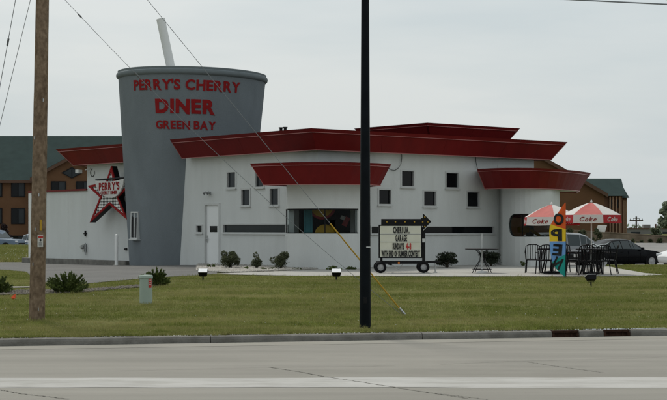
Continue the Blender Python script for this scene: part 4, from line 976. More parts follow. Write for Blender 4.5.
# small bistro table by the wall with a bare umbrella pole
bt = empty('bistro_table', ground_at(482, 42.2, PZ), 0, 'thin dark bistro table with crossed legs and a bare pole near the wall', 'table')
m = MB(); m.lathe([(.02, .655), (.465, .655), (.475, .665), (.475, .68), (.465, .685), (.02, .685)], 32); m.build('tabletop', 'black_metal', bt, True)
for k in range(4):
    a = R(30+90*k); c, s = math.cos(a), math.sin(a); m = MB(); m.tube([(.22*c, .22*s, .655), (.05*c, .05*s, .50), (.10*c, .10*s, .33), (.26*c, .26*s, .12), (.33*c, .33*s, 0)], .011, 6); m.build('leg', 'black_metal', bt)
m = MB(); m.lathe([(.27, .09), (.28, .10), (.27, .11), (.26, .10), (.27, .09)], 24); m.build('leg_ring', 'black_metal', bt)
m = MB(); m.tube([(0, 0, 0), (0, 0, 1.10)], .019, 8); m.build('umbrella_pole', 'alu_frame', bt)
m = MB(); m.lathe([(.16, 0), (.16, .04), (.03, .06), (.03, .14)], 16); m.build('pole_foot', 'white_paint', bt)
# OPEN feather flag, seen from behind: letters mirrored
FD = 38.8; fbse = Vector(ground_at(565.8, FD, .0)); ff = empty('feather_flag', fbse, 0, 'tall four colour feather flag with mirrored black letters OPEN', 'flag')
fx = lambda u: wx(u, FD)-fbse.x
fz = lambda v: zz(v, FD)-fbse.z
m = MB(); m.tube([(fx(565.9), 0, -.1), (fx(565.8), 0, fz(240)), (fx(565.2), 0, fz(203))], [.014, .012, .006], 8); m.build('flag_pole', 'black_metal', ff)
LE = [(202.6, 564.9), (208, 561.2), (215, 556.6), (222, 552.0), (226, 549.6), (232, 548.9), (241, 549.0), (250, 549.6), (258, 551.2), (265, 553.6), (270, 557), (274, 561.0), (277.2, 565.2)]
ledge = lambda v: lerp(LE, v)
def cloth(u, v, off=0): return (fx(u), -.02+.05*math.sin((v-200)*.12)*(565.6-u)/16+.03*math.sin((u-545)*.5+(v*.06))-off, fz(v))
def cloth_band(name, m_, vt, vb, sk0=0, sk1=0):
    V = []; nr, nc = 10, 8
    for i in range(nr+1):
        for j in range(nc+1):
            g = j/nc; v = (vt+sk0*g)+((vb+sk1*g)-(vt+sk0*g))*i/nr; v = min(max(v, 202.6), 277.2); l_ = ledge(v); u = l_+(565.5-l_)*g; V.append(cloth(u, v))
    m = MB().add(V, [(i*(nc+1)+j, i*(nc+1)+j+1, (i+1)*(nc+1)+j+1, (i+1)*(nc+1)+j) for i in range(nr) for j in range(nc)]); return m.build(name, m_, ff, True)
panels_ = [cloth_band('flag_panel', 'flag_orange', 202.6, 224.2, 0, 5), cloth_band('flag_panel', 'flag_yellow', 224.2, 241.4, 5, 0), cloth_band('flag_panel', 'flag_blue', 241.4, 262, 0, -8), cloth_band('flag_panel', 'flag_green', 262, 277.2, -8, 0)]
for ch, par, u0, u1, v0, v1, rot in (('O', 0, 553.4, 563.6, 213.8, 224.4, 0), ('P', 1, 550.2, 561.8, 229.6, 240.4, 0), ('E', 2, 552.4, 561.8, 244.6, 255.0, 4), ('N', 3, 553.8, 561.6, 257.6, 268.4, 24)):
    m = MB(); v_, f_, wd = glyph(ch, .04, .006); pts = []
    for p in v_:
        gx, gy = p[0]/wd, p[1]; u = u1-(u1-u0)*gx; v = v1-(v1-v0)*gy
        cu, cv = (u0+u1)/2, (v0+v1)/2; a = R(rot); du, dv_ = u-cu, v-cv; u = cu+du*math.cos(a)-dv_*math.sin(a); v = cv+du*math.sin(a)+dv_*math.cos(a)
        pts.append(cloth(u, v, .012+p[2]))
    m.add(pts, f_).build('letter', 'ink', panels_[par])

# ------------------------------------------------------------------ cars
def make_car(name, loc_, rz, label, paint, L=4.9, W=1.82, kind='sedan', group=None):
    t = empty(name, loc_, rz, label, 'car', group)
    # stations along the length, nose at +x: (x, sill, belt, roof, half width scale, roof half width scale)
    if kind == 'sedan':
        S = [(-.5, .42, .62, .62, .80, .7), (-.485, .30, .80, .80, .90, .78), (-.42, .24, .93, .93, .96, .80), (-.30, .20, .96, .965, .99, .80), (-.275, .20, .965, 1.0, .99, .78), (-.14, .2, .95, 1.37, 1., .68), (-.05, .2, .94, 1.42, 1., .69), (.06, .2, .93, 1.41, 1., .69), (.10, .2, .925, 1.36, 1., .69), (.235, .2, .91, .96, .99, .78), (.26, .2, .90, .91, .99, .80), (.38, .22, .84, .85, .96, .80), (.455, .26, .74, .745, .90, .76), (.49, .32, .62, .62, .80, .7), (.5, .42, .56, .56, .74, .66)]
        win = [(4, 5, 'rear'), (5, 8, 'side'), (8, 9, 'front')]; Hs = 1.0
    elif kind == 'van':
        S = [(-.5, .45, .8, .8, .86, .8), (-.49, .32, 1.0, 1.05, .94, .80), (-.47, .26, 1.03, 1.30, .97, .76), (-.43, .24, 1.04, 1.62, .99, .76), (-.30, .22, 1.04, 1.72, 1., .77), (-.05, .22, 1.03, 1.74, 1., .77), (.10, .22, 1.02, 1.70, 1., .76), (.17, .22, 1.01, 1.60, 1., .76), (.33, .22, .99, 1.06, .99, .80), (.37, .22, .97, .98, .98, .80), (.44, .26, .86, .87, .94, .78), (.485, .32, .70, .70, .86, .74), (.5, .42, .6, .6, .78, .7)]
        win = [(2, 3, 'rear'), (3, 7, 'side'), (7, 8, 'front')]; Hs = 1.0
    else:  # suv / truck front
        S = [(-.5, .5, .9, .9, .88, .8), (-.49, .36, 1.05, 1.06, .95, .80), (-.475, .32, 1.08, 1.35, .98, .78), (-.44, .32, 1.09, 1.68, .99, .77), (-.30, .32, 1.09, 1.76, 1., .77), (-.02, .32, 1.08, 1.77, 1., .77), (.06, .32, 1.08, 1.72, 1., .77), (.17, .32, 1.07, 1.12, 1., .82), (.20, .32, 1.06, 1.07, .99, .84), (.40, .34, 1.03, 1.04, .98, .84), (.47, .36, .98, .99, .95, .82), (.49, .40, .82, .83, .92, .8), (.5, .46, .66, .66, .86, .76)]
        win = [(2, 3, 'rear'), (3, 6, 'side'), (6, 7, 'front')]; Hs = 1.0
    hw = W/2
    def sec(s):
        x, a, b, c, k, rk = s; x *= L; h = hw*k
        return [(x, h*.90, a), (x, h*.985, a+.10), (x, h, a+(b-a)*.55), (x, h*.965, b), (x, hw*rk*(.985 if c > b+.1 else 1.04), max(c-.05, b+.0) if c > b+.1 else c), (x, hw*rk*.80, c+(.015 if c > b+.1 else .012)), (x, 0, c+(.03 if c > b+.1 else .025))]
    V = []; n = 13
    for s in S:
        h = sec(s); V += h+[(p[0], -p[1], p[2]) for p in h[-2::-1]]
    Fc = [(i*n+j, i*n+j+1, (i+1)*n+j+1, (i+1)*n+j) for i in range(len(S)-1) for j in range(n-1)]
    Fc += [(i*n, (i+1)*n, (i+1)*n+n-1, i*n+n-1) for i in range(len(S)-1)]; Fc += [tuple(range(n)), tuple(range((len(S)-1)*n, len(S)*n))[::-1]]
    body = MB().add(V, Fc).build('body', paint, t, True)
    def inset(q, e=.006, k=.90):
        q = [Vector(p) for p in q]; c = sum(q, Vector())/4; nn = (q[1]-q[0]).cross(q[2]-q[0]).normalized()
        if nn.dot(c-Vector((0, 0, .8))) < 0: nn = -nn
        return [c+(p-c)*k+nn*e for p in q], nn
    for i, j, wk in win:
        if wk == 'side':
            for sg in (1, -1):
                # panes between pillars, bounded by belt and roof edge
                e0 = sec(S[i]); e1 = sec(S[j]); pre = sec(S[i-1]); post = sec(S[j+1]); mid = [i+1] if j-i <= 3 else [i+1, i+2]
                f = lambda p, q, t_: tuple(Vector(p).lerp(Vector(q), t_))
                segs = [(f(pre[3], e0[3], .35), e0[3], f(pre[4], e0[4], .80), e0[4])] if kind == 'sedan' else []
                ks = list(range(i, j+1))
                for a_, b_ in zip(ks, ks[1:]):
                    p, q = sec(S[a_]), sec(S[b_]); segs.append((p[3], q[3], p[4], q[4]))
                segs.append((e1[3], f(e1[3], post[3], .72), e1[4], f(e1[4], post[4], .35)))
                for (b0, b1, t0, t1) in segs:
                    if (Vector(b1)-Vector(b0)).length < .12: continue
                    q = [b0, b1, t1, t0]; q = [(p[0], p[1]*sg, p[2]) for p in q]; v, nn = inset(q, .010, .90)
                    MB().hexa([tuple(p-nn*.006) for p in v], [tuple(p) for p in v]).build('side_window', 'car_glass', t)
        else:
            a_, b_ = sec(S[i]), sec(S[j]); q = [(a_[4][0], a_[4][1], a_[4][2]+.01), (b_[4][0], b_[4][1], b_[4][2]+.01), (b_[4][0], -b_[4][1], b_[4][2]+.01), (a_[4][0], -a_[4][1], a_[4][2]+.01)]
            v, nn = inset(q, .030, .90); MB().hexa([tuple(p-nn*.03) for p in v], [tuple(p) for p in v]).build('windscreen' if wk == 'front' else 'rear_window', 'car_glass' if wk == 'front' else 'glare_glass', t)
    wr = .325 if kind != 'suv' else .38
    for xw in (-.30 if kind != 'sedan' else -.295, .315):
        for sg in (1, -1):
            Mx = Matrix.Rotation(R(-90*sg), 3, 'X'); c = (xw*L, sg*(hw-.10), wr)
            m = MB(); m.lathe([(0, .094), (wr*1.16, .094), (wr*1.16, .1), (0, .101)], 28, c, Mx); m.build('wheel_arch', 'black_plastic', t)
            m = MB(); m.lathe([(wr*.6, .115), (wr*.93, .12), (wr, .09), (wr, -.1), (wr*.6, -.1)], 28, c, Mx); wo = m.build('wheel', 'rubber', t, True)
            m = MB(); m.lathe([(0, .118), (wr*.18, .120), (wr*.25, .108), (wr*.55, .112), (wr*.63, .122)], 24, c, Mx); m.build('rim', 'rim', wo, True)
    for sg in (1, -1):
        s1, s2 = sec(S[-3]), sec(S[-2])
        m = MB(); m.box((S[-3][0]*L+.02*L, sg*hw*.68, (S[-3][2]+S[-2][2])/2-.02), (.14, .36, .13), R(-18*sg)); m.build('headlight', 'lamp_lens', t, bevel=.03)
        m = MB(); m.box((S[1][0]*L-.0, sg*hw*.70, (S[1][1]+S[1][2])/2+.12), (.08, .32, .14), R(14*sg)); m.build('tail_light', 'lamp_red', t, bevel=.02)
        m = MB(); m.box((S[win[2][0]][0]*L+.09*L, sg*(hw+.06), S[win[2][0]][2]+.06), (.12, .16, .11)); m.build('wing_mirror', paint, t, bevel=.03)
        m = MB(); m.box((-.06*L, sg*hw*.995, .80 if kind == 'sedan' else .9), (.16, .03, .03)); m.build('door_handle', paint, t)
        for xx in (-.165*L, .02*L, .175*L): m = MB(); m.box((xx, sg*hw*.998, .60), (.008, .012, .56)); m.build('door_gap', 'black_plastic', t)
    m = MB(); m.box((.492*L, 0, .50 if kind != 'suv' else .72), (.06, W*.45, .14)); m.build('grille', 'black_plastic', t)
    m = MB(); m.box((-.498*L, 0, .62), (.03, .32, .15)); m.build('number_plate', 'umb_white', t)
    return t
make_car('parked_sedan', ground_at(615.5, 75.5, .02), R(27), 'black parked sedan behind the patio chairs', 'paint_black', 4.9, 1.85)
make_car('parked_minivan', ground_at(566, 79.5, .02), R(12), 'silver parked minivan mostly hidden behind the feather flag', 'paint_silver', 4.9, 1.9, 'van')
make_car('parked_coupe', ground_at(706, 72, .02), R(196), 'white car whose nose shows at the right edge', 'paint_white', 4.5, 1.78)
make_car('parked_truck', ground_at(-3, 117, .03), R(-24), 'dark blue parked off-road car behind the weedy verge at far left', 'paint_blue', 4.7, 1.85, 'suv')
make_car('parked_hatchback', ground_at(44, 126, .03), R(-40), 'pale blue parked car partly behind the left end of the annex', 'paint_pale', 4.4, 1.75, 'van')

# ------------------------------------------------------------------ hotel behind on the left
HD = 160.
hx = lambda u, d=HD: wx(u, d)
hz_ = lambda v, d=HD: zz(v, d)
hb = empty('hotel', (hx(40), HD, -1.6), 0, 'brown hotel with dark green roof behind the left end of the diner', 'hotel')
def hl(x, y, z): return (x-hx(40), y-HD, z+1.6)
def hbox(mb, x0, x1, y0, y1, z0, z1): return mb.hexa([hl(x0, y0, z0), hl(x1, y0, z0), hl(x1, y1, z0), hl(x0, y1, z0)], [hl(x0, y0, z1), hl(x1, y0, z1), hl(x1, y1, z1), hl(x0, y1, z1)])
xL, xR_, ez, rz_ = hx(-130), hx(125), hz_(180.5), hz_(138.5)*1.0+.3
mb = MB(); hbox(mb, xL, xR_, HD, HD+14, -2.2, ez); mb.build('wall', 'brick_brown', hb)
mb = MB(); V = [hl(xL-.5, HD-.5, ez), hl(xR_+.5, HD-.5, ez), hl(xR_+.5, HD+14.5, ez), hl(xL-.5, HD+14.5, ez), hl(xL-.5, HD+7, rz_+.4), hl(xR_+.5, HD+7, rz_+.4)]
mb.add(V, [(0, 1, 5, 4), (2, 3, 4, 5), (0, 4, 3), (1, 2, 5), (0, 3, 2, 1)]); rf = mb.build('roof', 'roof_green', hb)
mb = MB(); hbox(mb, xL-.5, xR_+.5, HD-.52, HD-.44, ez-.28, ez+.02); mb.build('gutter', 'brown_trim', rf)
# projecting gable bay with the diamond
gx0, gx1, gap_, gd = hx(33.5, 158.5), hx(110, 158.5), hx(72, 158.5), 158.5
gz0, gza = zz(178.5, gd), zz(157.5, gd)
mb = MB(); lo = [hl(gx0, gd, -2.2), hl(gx1, gd, -2.2), hl(gx1, gd, gz0), hl(gap_, gd, gza), hl(gx0, gd, gz0)]; hi = [hl(gx0, gd+4, -2.2), hl(gx1, gd+4, -2.2), hl(gx1, gd+4, gz0), hl(gap_, gd+6, gza), hl(gx0, gd+4, gz0)]
mb.hexa(lo, hi); mb.build('gable_wall', 'brick_brown', hb)
for s, xx in ((-1, gx0-.3), (1, gx1+.3)):
    mb = MB(); zl = gz0-.3*(gza-gz0)/(gap_-gx0)
    mb.hexa([hl(xx, gd-.4, zl+.02), hl(gap_, gd-.4, gza+.02), hl(gap_, gd+8, gza+.02), hl(xx, gd+8, zl+.02)], [hl(xx, gd-.4, zl+.24), hl(gap_, gd-.4, gza+.24), hl(gap_, gd+8, gza+.24), hl(xx, gd+8, zl+.24)]); gr = mb.build('gable_roof', 'roof_green', hb)
    mb = MB(); mb.hexa([hl(xx, gd-.46, zl-.16), hl(gap_, gd-.46, gza-.16), hl(gap_, gd-.41, gza-.16), hl(xx, gd-.41, zl-.16)], [hl(xx, gd-.46, zl+.2), hl(gap_, gd-.46, gza+.2), hl(gap_, gd-.41, gza+.2), hl(xx, gd-.41, zl+.2)]); mb.build('rake_board', 'brown_trim', gr)
def hwin(u0, u1, v0, v1, d):
    mb = MB(); x0, x1, z0, z1 = wx(u0, d), wx(u1, d), zz(v1, d), zz(v0, d); t = .10
    for a in ((x0-t, x0, z0-t, z1+t), (x1, x1+t, z0-t, z1+t), (x0, x1, z1, z1+t), (x0, x1, z0-t, z0), ((x0+x1)/2-.04, (x0+x1)/2+.04, z0, z1)): hbox(mb, a[0], a[1], d-.10, d+.05, a[2], a[3])
    o = mb.build('window', 'black_metal', hb)
    for k in (0, 1):
        a, b = (x0, (x0+x1)/2-.04) if k == 0 else ((x0+x1)/2+.04, x1)
        mb = MB(); hbox(mb, a, b, d-.05, d-.02, z0, z1); mb.build('pane', 'dark_glass' if k == 0 else 'grey_glass', o)
for v0, v1 in ((182.2, 196), (209, 223.2), (236.5, 250)):
    for u0, u1 in ((-42.5, -30), (-16, -3.2+4.6), (12.2, 24.2)): hwin(u0, u1, v0, v1, HD)
    for u0, u1 in ((52, 65.2), (77, 90)): hwin(u0, u1, v0, v1, gd)
dc = (wx(72, gd), zz(172.8, gd)); dw_, dh = 1.12, .60
mb = MB()
ring = [(-dw_, 0), (0, dh), (dw_, 0), (0, -dh)]
for i in range(4):
    j = (i+1) % 4; o_ = [(ring[i][0]*k, ring[i][1]*k) for k in (1, .84)]+[(ring[j][0]*k, ring[j][1]*k) for k in (.84, 1)]
    mb.hexa([hl(dc[0]+p[0], gd-.12, dc[1]+p[1]) for p in o_], [hl(dc[0]+p[0], gd+.02, dc[1]+p[1]) for p in o_])
hbox(mb, dc[0]-.04, dc[0]+.04, gd-.11, gd, dc[1]-dh*.84, dc[1]+dh*.84)
do = mb.build('diamond_window', 'black_metal', hb)
mb = MB(); mb.hexa([hl(dc[0]+p[0]*.85, gd-.07, dc[1]+p[1]*.85) for p in ring], [hl(dc[0]+p[0]*.85, gd+.01, dc[1]+p[1]*.85) for p in ring]); mb.build('pane', 'grey_glass', do)

# ------------------------------------------------------------------ brown building behind on the right
D2 = 128.; b2 = empty('gabled_building', (wx(580, D2), D2, .6), 0, 'brown gabled building with green roof behind the patio umbrellas', 'building')
def bl(x, y, z): return (x-wx(580, D2), y-D2, z-.6)
ex, ezz = wx(607.3, D2), zz(193.6, D2); slope = .575
ax = wx(520, D2); az = ezz+(ex-ax)*slope
mb = MB(); lo = [(2*ax-ex, -.2), (ex-.25, -.2), (ex-.25, ezz-.1), (ax, az-.25), (2*ax-ex, ezz-.1)]
mb.hexa([bl(x, D2, z) for x, z in lo], [bl(x, D2+16, z) for x, z in lo]); mb.build('wall', 'brick_brown', b2)
for s in (1, -1):
    xx = ax+s*(ex-ax); mb = MB(); mb.hexa([bl(ax, D2-.4, az-.22), bl(xx, D2-.4, ezz-.22), bl(xx, D2+16.3, ezz-.22), bl(ax, D2+16.3, az-.22)], [bl(ax, D2-.4, az), bl(xx, D2-.4, ezz), bl(xx, D2+16.3, ezz), bl(ax, D2+16.3, az)]); r2 = mb.build('roof', 'roof_green', b2)
    mb = MB(); mb.hexa([bl(ax, D2-.46, az-.34), bl(xx, D2-.46, ezz-.34), bl(xx, D2-.41, ezz-.34), bl(ax, D2-.41, az-.34)], [bl(ax, D2-.46, az-.02), bl(xx, D2-.46, ezz-.02), bl(xx, D2-.41, ezz-.02), bl(ax, D2-.41, az-.02)]); mb.build('rake_board', 'brown_trim', r2)
# wing running back to the right with its own ridge
D3 = 137.; x2, x3 = wx(600, D3), wx(622.2, D3); e3, rg = zz(196, D3), zz(180, D3)+.25
mb = MB(); mb.hexa([bl(x, y, -.2) for x, y in ((x2, D3), (x3, D3), (x3, D3+14), (x2, D3+14))], [bl(x, y, e3) for x, y in ((x2, D3), (x3, D3), (x3, D3+14), (x2, D3+14))]); mb.build('wing_wall', 'brick_side', b2)
mb = MB(); ym = D3+3.2; V = [bl(wx(585, D3), D3-.5, e3), bl(x3+.2, D3-.5, e3), bl(x3+.2, D3+14.5, e3), bl(wx(585, D3), D3+14.5, e3), bl(wx(585, ym), ym, rg), bl(wx(621.2, ym), ym, rg), bl(wx(621.2, ym), D3+11, rg), bl(wx(585, ym), D3+11, rg)]
mb.add(V, [(0, 1, 5, 4), (1, 2, 6, 5), (2, 3, 7, 6), (3, 0, 4, 7), (4, 5, 6, 7), (0, 3, 2, 1)]); mb.build('wing_roof', 'roof_green', b2)
D4 = 141.; mb = MB(); mb.hexa([bl(x, y, -.2) for x, y in ((x3+.1, D4), (wx(627, D4), D4), (wx(627, D4), D4+8), (x3+.1, D4+8))], [bl(x, y, zz(198, D4)) for x, y in ((x3+.1, D4), (wx(627, D4), D4), (wx(627, D4), D4+8), (x3+.1, D4+8))]); mb.build('end_wall', 'brick_side', b2)
mb = MB(); q = [(wx(619, D4), D4-.6), (wx(628.2, D4), D4-.6), (wx(628.2, D4), D4+8.5), (wx(619, D4), D4+8.5)]; q2 = [(wx(619, D4), D4+1.5), (wx(626.6, D4), D4+2.2), (wx(626.6, D4), D4+6), (wx(619, D4), D4+6)]
mb.hexa([bl(x, y, zz(198, D4)) for x, y in q], [bl(x, y, zz(184.5, D4)) for x, y in q2]); mb.build('end_roof', 'roof_green', b2)
for u in (609.6, 612.6, 615.8, 619.2): xx = wx(u, D3); mb = MB(); mb.hexa([bl(xx-.06, D3-.3, -.2), bl(xx+.06, D3-.3, -.2), bl(xx+.06, D3-.16, -.2), bl(xx-.06, D3-.16, -.2)], [bl(xx-.06, D3-.3, e3-.05), bl(xx+.06, D3-.3, e3-.05), bl(xx+.06, D3-.16, e3-.05), bl(xx-.06, D3-.16, e3-.05)]); mb.build('porch_post', 'tan_trim', b2)
for u in (623.4, 625.6): xx = wx(u, D4); mb = MB(); mb.box(bl(xx, D4-.2, 2.0), (.12, .1, 4.4)); mb.build('porch_post', 'tan_trim', b2)
for u in (611.1, 617.5):
    for v in (201, 216): xx = wx(u, D3); mb = MB(); mb.box(bl(xx, D3-.02, zz(v+3, D3)), (.16, .08, .8)); mb.build('window', 'dark_glass', b2)
mb = MB(); mb.box(bl(wx(614.5, D3), D3-.35, zz(214.5, D3)), (1.15, .08, .10)); mb.build('balcony_rail', 'tan_trim', b2)

# ------------------------------------------------------------------ far wall, warehouse, far pole, white box
wl = MB(); WDm = 110.
def wallpt(u, d): return (wx(u, d), d)
w0, w1 = wallpt(560, 112), wallpt(760, 104); zt0, zt1 = zz(230.0, 112), zz(242.5, 104); fp4 = [w0, w1, (w1[0]+.1, w1[1]+.4), (w0[0]+.1, w0[1]+.4)]
wl.hexa([(*q, -.3) for q in fp4], [(*q, zt0 if i in (0, 3) else zt1) for i, q in enumerate(fp4)]); o = wl.build('retaining_wall', 'far_wall'); tag(o, 'long low tan block wall at the back of the parking lot', 'wall')
wc = MB(); fc4 = [(w0[0], w0[1]-.05), (w1[0], w1[1]-.05), (w1[0]+.1, w1[1]+.45), (w0[0]+.1, w0[1]+.45)]; wc.hexa([(*q, (zt0 if i in (0, 3) else zt1)+.002) for i, q in enumerate(fc4)], [(*q, (zt0 if i in (0, 3) else zt1)+.08) for i, q in enumerate(fc4)]); wc.build('coping', 'far_wall', o)
wh_ = empty('warehouse', (wx(650, 260), 260, 0), 0, 'long low grey flat roofed building far beyond the tan wall', 'building')
m = MB(); m.box((0, 8, -.5), (wx(760, 260)-wx(560, 260), 16, 3.9)); m.build('wall', 'warehouse', wh_)
m = MB(); m.box((0, 8, 1.53), (wx(760, 260)-wx(560, 260)+.4, 16.4, .16)); m.build('roof_edge', 'brown_trim', wh_)
for xx in (-2.5, 3, 9): m = MB(); m.box((xx, -.02, .6), (1.6, .06, .7)); m.build('window', 'grey_glass', wh_)
m = MB(); m.box((.0, 3, 1.9), (1.2, 1.2, .6)); m.build('roof_unit', 'warehouse', wh_); m = MB(); m.tube([(1.4, 2, 1.5), (1.4, 2, 2.3)], .16, 10); m.build('chimney', 'brown_trim', wh_)
fp = empty('far_utility_pole', (wx(636.3, 300), 300, 0), 0, 'tiny far utility pole with crossarm on the skyline at right', 'pole')
m = MB(); m.tube([(0, 0, 0), (0, 0, zz(216.4, 300))], .17, 8); m.build('shaft', 'bark', fp); m = MB(); m.box((0, 0, zz(220.6, 300)), (2.7, .15, .22)); m.box((0, 0, zz(218.2, 300)), (1.2, .14, .16)); m.build('crossarm', 'bark', fp)
for s in (-1.2, -.5, .6, 1.2): m = MB(); m.tube([(s, 0, zz(220.6, 300)), (s, 0, zz(220.6, 300)+.4)], .07, 6); m.build('insulator', 'insulator', fp)
m = MB(); p = ground_at(601.5, 108.5); m.hexa([(p[0]-.4, p[1], zz(232, 108.5)), (p[0]+.25, p[1], zz(232, 108.5)), (p[0]+.25, p[1]+.06, zz(232, 108.5)), (p[0]-.4, p[1]+.06, zz(232, 108.5))], [(p[0]-.25, p[1], zz(225.2, 108.5)), (p[0]+.4, p[1], zz(225.2, 108.5)), (p[0]+.4, p[1]+.06, zz(225.2, 108.5)), (p[0]-.25, p[1]+.06, zz(225.2, 108.5))])
sg_ = m.build('small_sign', 'umb_white'); tag(sg_, 'small slanted white sign by the bushes right of the umbrella pole', 'sign'); m = MB(); m.tube([(p[0]-.05, p[1]+.1, .2), (p[0]-.05, p[1]+.1, zz(229, 108.5))], .04); m.build('post', 'brown_trim', sg_)

# ------------------------------------------------------------------ plants
def leaf_cloud(centers, radii, per, size, flat=.0, up=.0):
    """small two-triangle leaves through several ellipsoid clumps, denser toward the skins"""
    Vs = []; k = 0
    C = np.repeat(np.array(centers), per, 0); Rr = np.repeat(np.array(radii), per, 0); n = len(C)
    d = RNG.normal(size=(n, 3)); d /= np.linalg.norm(d, axis=1, keepdims=True)
    rr = RNG.uniform(.25, 1, n)**.5
    P = C+d*Rr*rr[:, None]
    t = RNG.normal(size=(n, 3))+d*.8; t[:, 2] += up; t /= np.linalg.norm(t, axis=1, keepdims=True)
    b = np.cross(t, RNG.normal(size=(n, 3))); b /= np.linalg.norm(b, axis=1, keepdims=True)
    s = size*RNG.uniform(.6, 1.35, n)[:, None]
    V = np.stack([P-t*s*.5, P+b*s*.28, P+t*s*.6, P-b*s*.28], 1).reshape(-1, 3)
    Fc = np.arange(4*n).reshape(-1, 4); return V, Fc
def shrub(u, d, wpx, hpx, label, m='shrub_leaf', name='shrub', group='shrubs by the diner walls', n=14, per=300, size=.042, seed=0):
    rs = random.Random(seed); base = ground_at(u, d, .0); t = empty(name, base, rs.uniform(0, 6), label, 'shrub', group); Wd, Hh = 1.25*wpx*d/F, 1.15*hpx*d/F
    cs = []; rads = []
    for i in range(n):
        a = rs.uniform(0, 2*math.pi); q = rs.uniform(0, .33)*Wd; z = Hh*rs.uniform(.28, .80); cs.append((q*math.cos(a), q*math.sin(a), z)); k = rs.uniform(.12, .21); rads.append((Wd*k, Wd*k, Hh*k*1.05))
    cs.append((0, 0, Hh*.35)); rads.append((Wd*.34, Wd*.34, Hh*.30))
    V, Fc = leaf_cloud(cs, rads, per, size, up=.5); V[:, 2] = np.maximum(V[:, 2], .01); o = big_mesh('foliage', V, Fc, m, None, t)
    m_ = MB()
    for c in cs: m_.tube([(0, 0, -.03), (c[0]*.35, c[1]*.35, c[2]*.5), c], [.014, .010, .005], 5)
    m_.build('stem', 'bark', t); return t
shrub(229.5, 46.2, 22, 20, 'largest leafy shrub by the wall, beside the white door', seed=1)
shrub(257, 45.6, 14, 16, 'thin gappy shrub, middle one of three on the gravel bed', per=130, n=8, seed=2)
shrub(281, 45.2, 19, 17, 'leafy shrub nearest the corner bay window', seed=3, per=240)
shrub(447, 47.8, 23, 15, 'dark rounded shrub by the wall behind the sign trailer', 'dark_leaf', seed=4)
shrub(491, 49.6, 26, 14, 'dark rounded shrub by the wall behind the bistro table', 'dark_leaf', seed=5)
for i, (u, d, w_, h_) in enumerate(((212, 46.8, 9, 4), (245, 45, 8, 3.5), (262, 44.4, 9, 3), (296, 44.9, 12, 3.5), (335, 45.2, 16, 4), (350, 45.5, 13, 3), (271, 44.7, 7, 3))):
    shrub(u, d, w_, h_, ['weed tuft at the foot of the white door', 'low weed tuft right of the largest shrub', 'low weed tuft at the front of the thin shrub', 'low weed tuft at the left foot of the corner bay', 'low weed tuft below the middle of the corner window', 'low weed tuft below the right end of the corner window', 'small weed tuft between two shrubs on gravel'][i], 'juniper', 'weed_tuft', 'weeds at the wall foot', 5, 40, .05, 20+i)
shrub(523, 50.0, 8, 5, 'small weed tuft under the rounded window behind the chairs', 'juniper', 'weed_tuft', 'weeds at the wall foot', 4, 40, .05, 31)
def juniper(u, d, wpx, hpx, label, seed):
    rs = random.Random(seed); base = ground_at(u, d, .0); t = empty('juniper_bush', base, 0, label, 'bush', 'spreading junipers along the mulch bed'); Wd, Hh = wpx*d/F, hpx*d/F
    Vs = []; m_ = MB()
    for i in range(64):
        a = rs.uniform(0, 2*math.pi); out_ = rs.uniform(.15, .5)*Wd; z = Hh*rs.uniform(.35, .98)*(1-.55*(out_/(.5*Wd))**2)
        tip = np.array((out_*math.cos(a), out_*math.sin(a)*.8, z)); root = np.array((tip[0]*.12, tip[1]*.12, .02))
        mid = root+(tip-root)*.55+np.array((0, 0, -.06*Hh)); m_.tube([tuple(root), tuple(mid), tuple(tip)], [.008, .006, .002], 4)
        n = 170; f = RNG.uniform(.22, 1.05, n)[:, None]; P = np.where(f < .55, root+(mid-root)*f/.55, mid+(tip-mid)*(f-.55)/.45)+RNG.normal(size=(n, 3))*.022*(1.3-f)
        tdir = (tip-root)/np.linalg.norm(tip-root)+RNG.normal(size=(n, 3))*.45+np.array((0, 0, .25)); tdir /= np.linalg.norm(tdir, axis=1, keepdims=True)
        b = np.cross(tdir, RNG.normal(size=(n, 3))); b /= np.linalg.norm(b, axis=1, keepdims=True); s = RNG.uniform(.03, .06, n)[:, None]
        Vs.append(np.stack([P, P+tdir*s*.5+b*s*.2, P+tdir*s, P+tdir*s*.5-b*s*.2], 1).reshape(-1, 3))
    V = np.concatenate(Vs); V[:, 2] = np.maximum(V[:, 2], .005); big_mesh('foliage', V, np.arange(len(V)).reshape(-1, 4), 'juniper', None, t); m_.build('stem', 'bark', t)
juniper(67, 31.8, 44, 22, 'spreading green juniper right of the wooden pole', 3)
juniper(-5, 31.6, 34, 20, 'spreading green juniper cut off by the left edge', 4)
juniper(154, 34.7, 30, 19, 'spreading green juniper behind the pale green pedestal', 5)
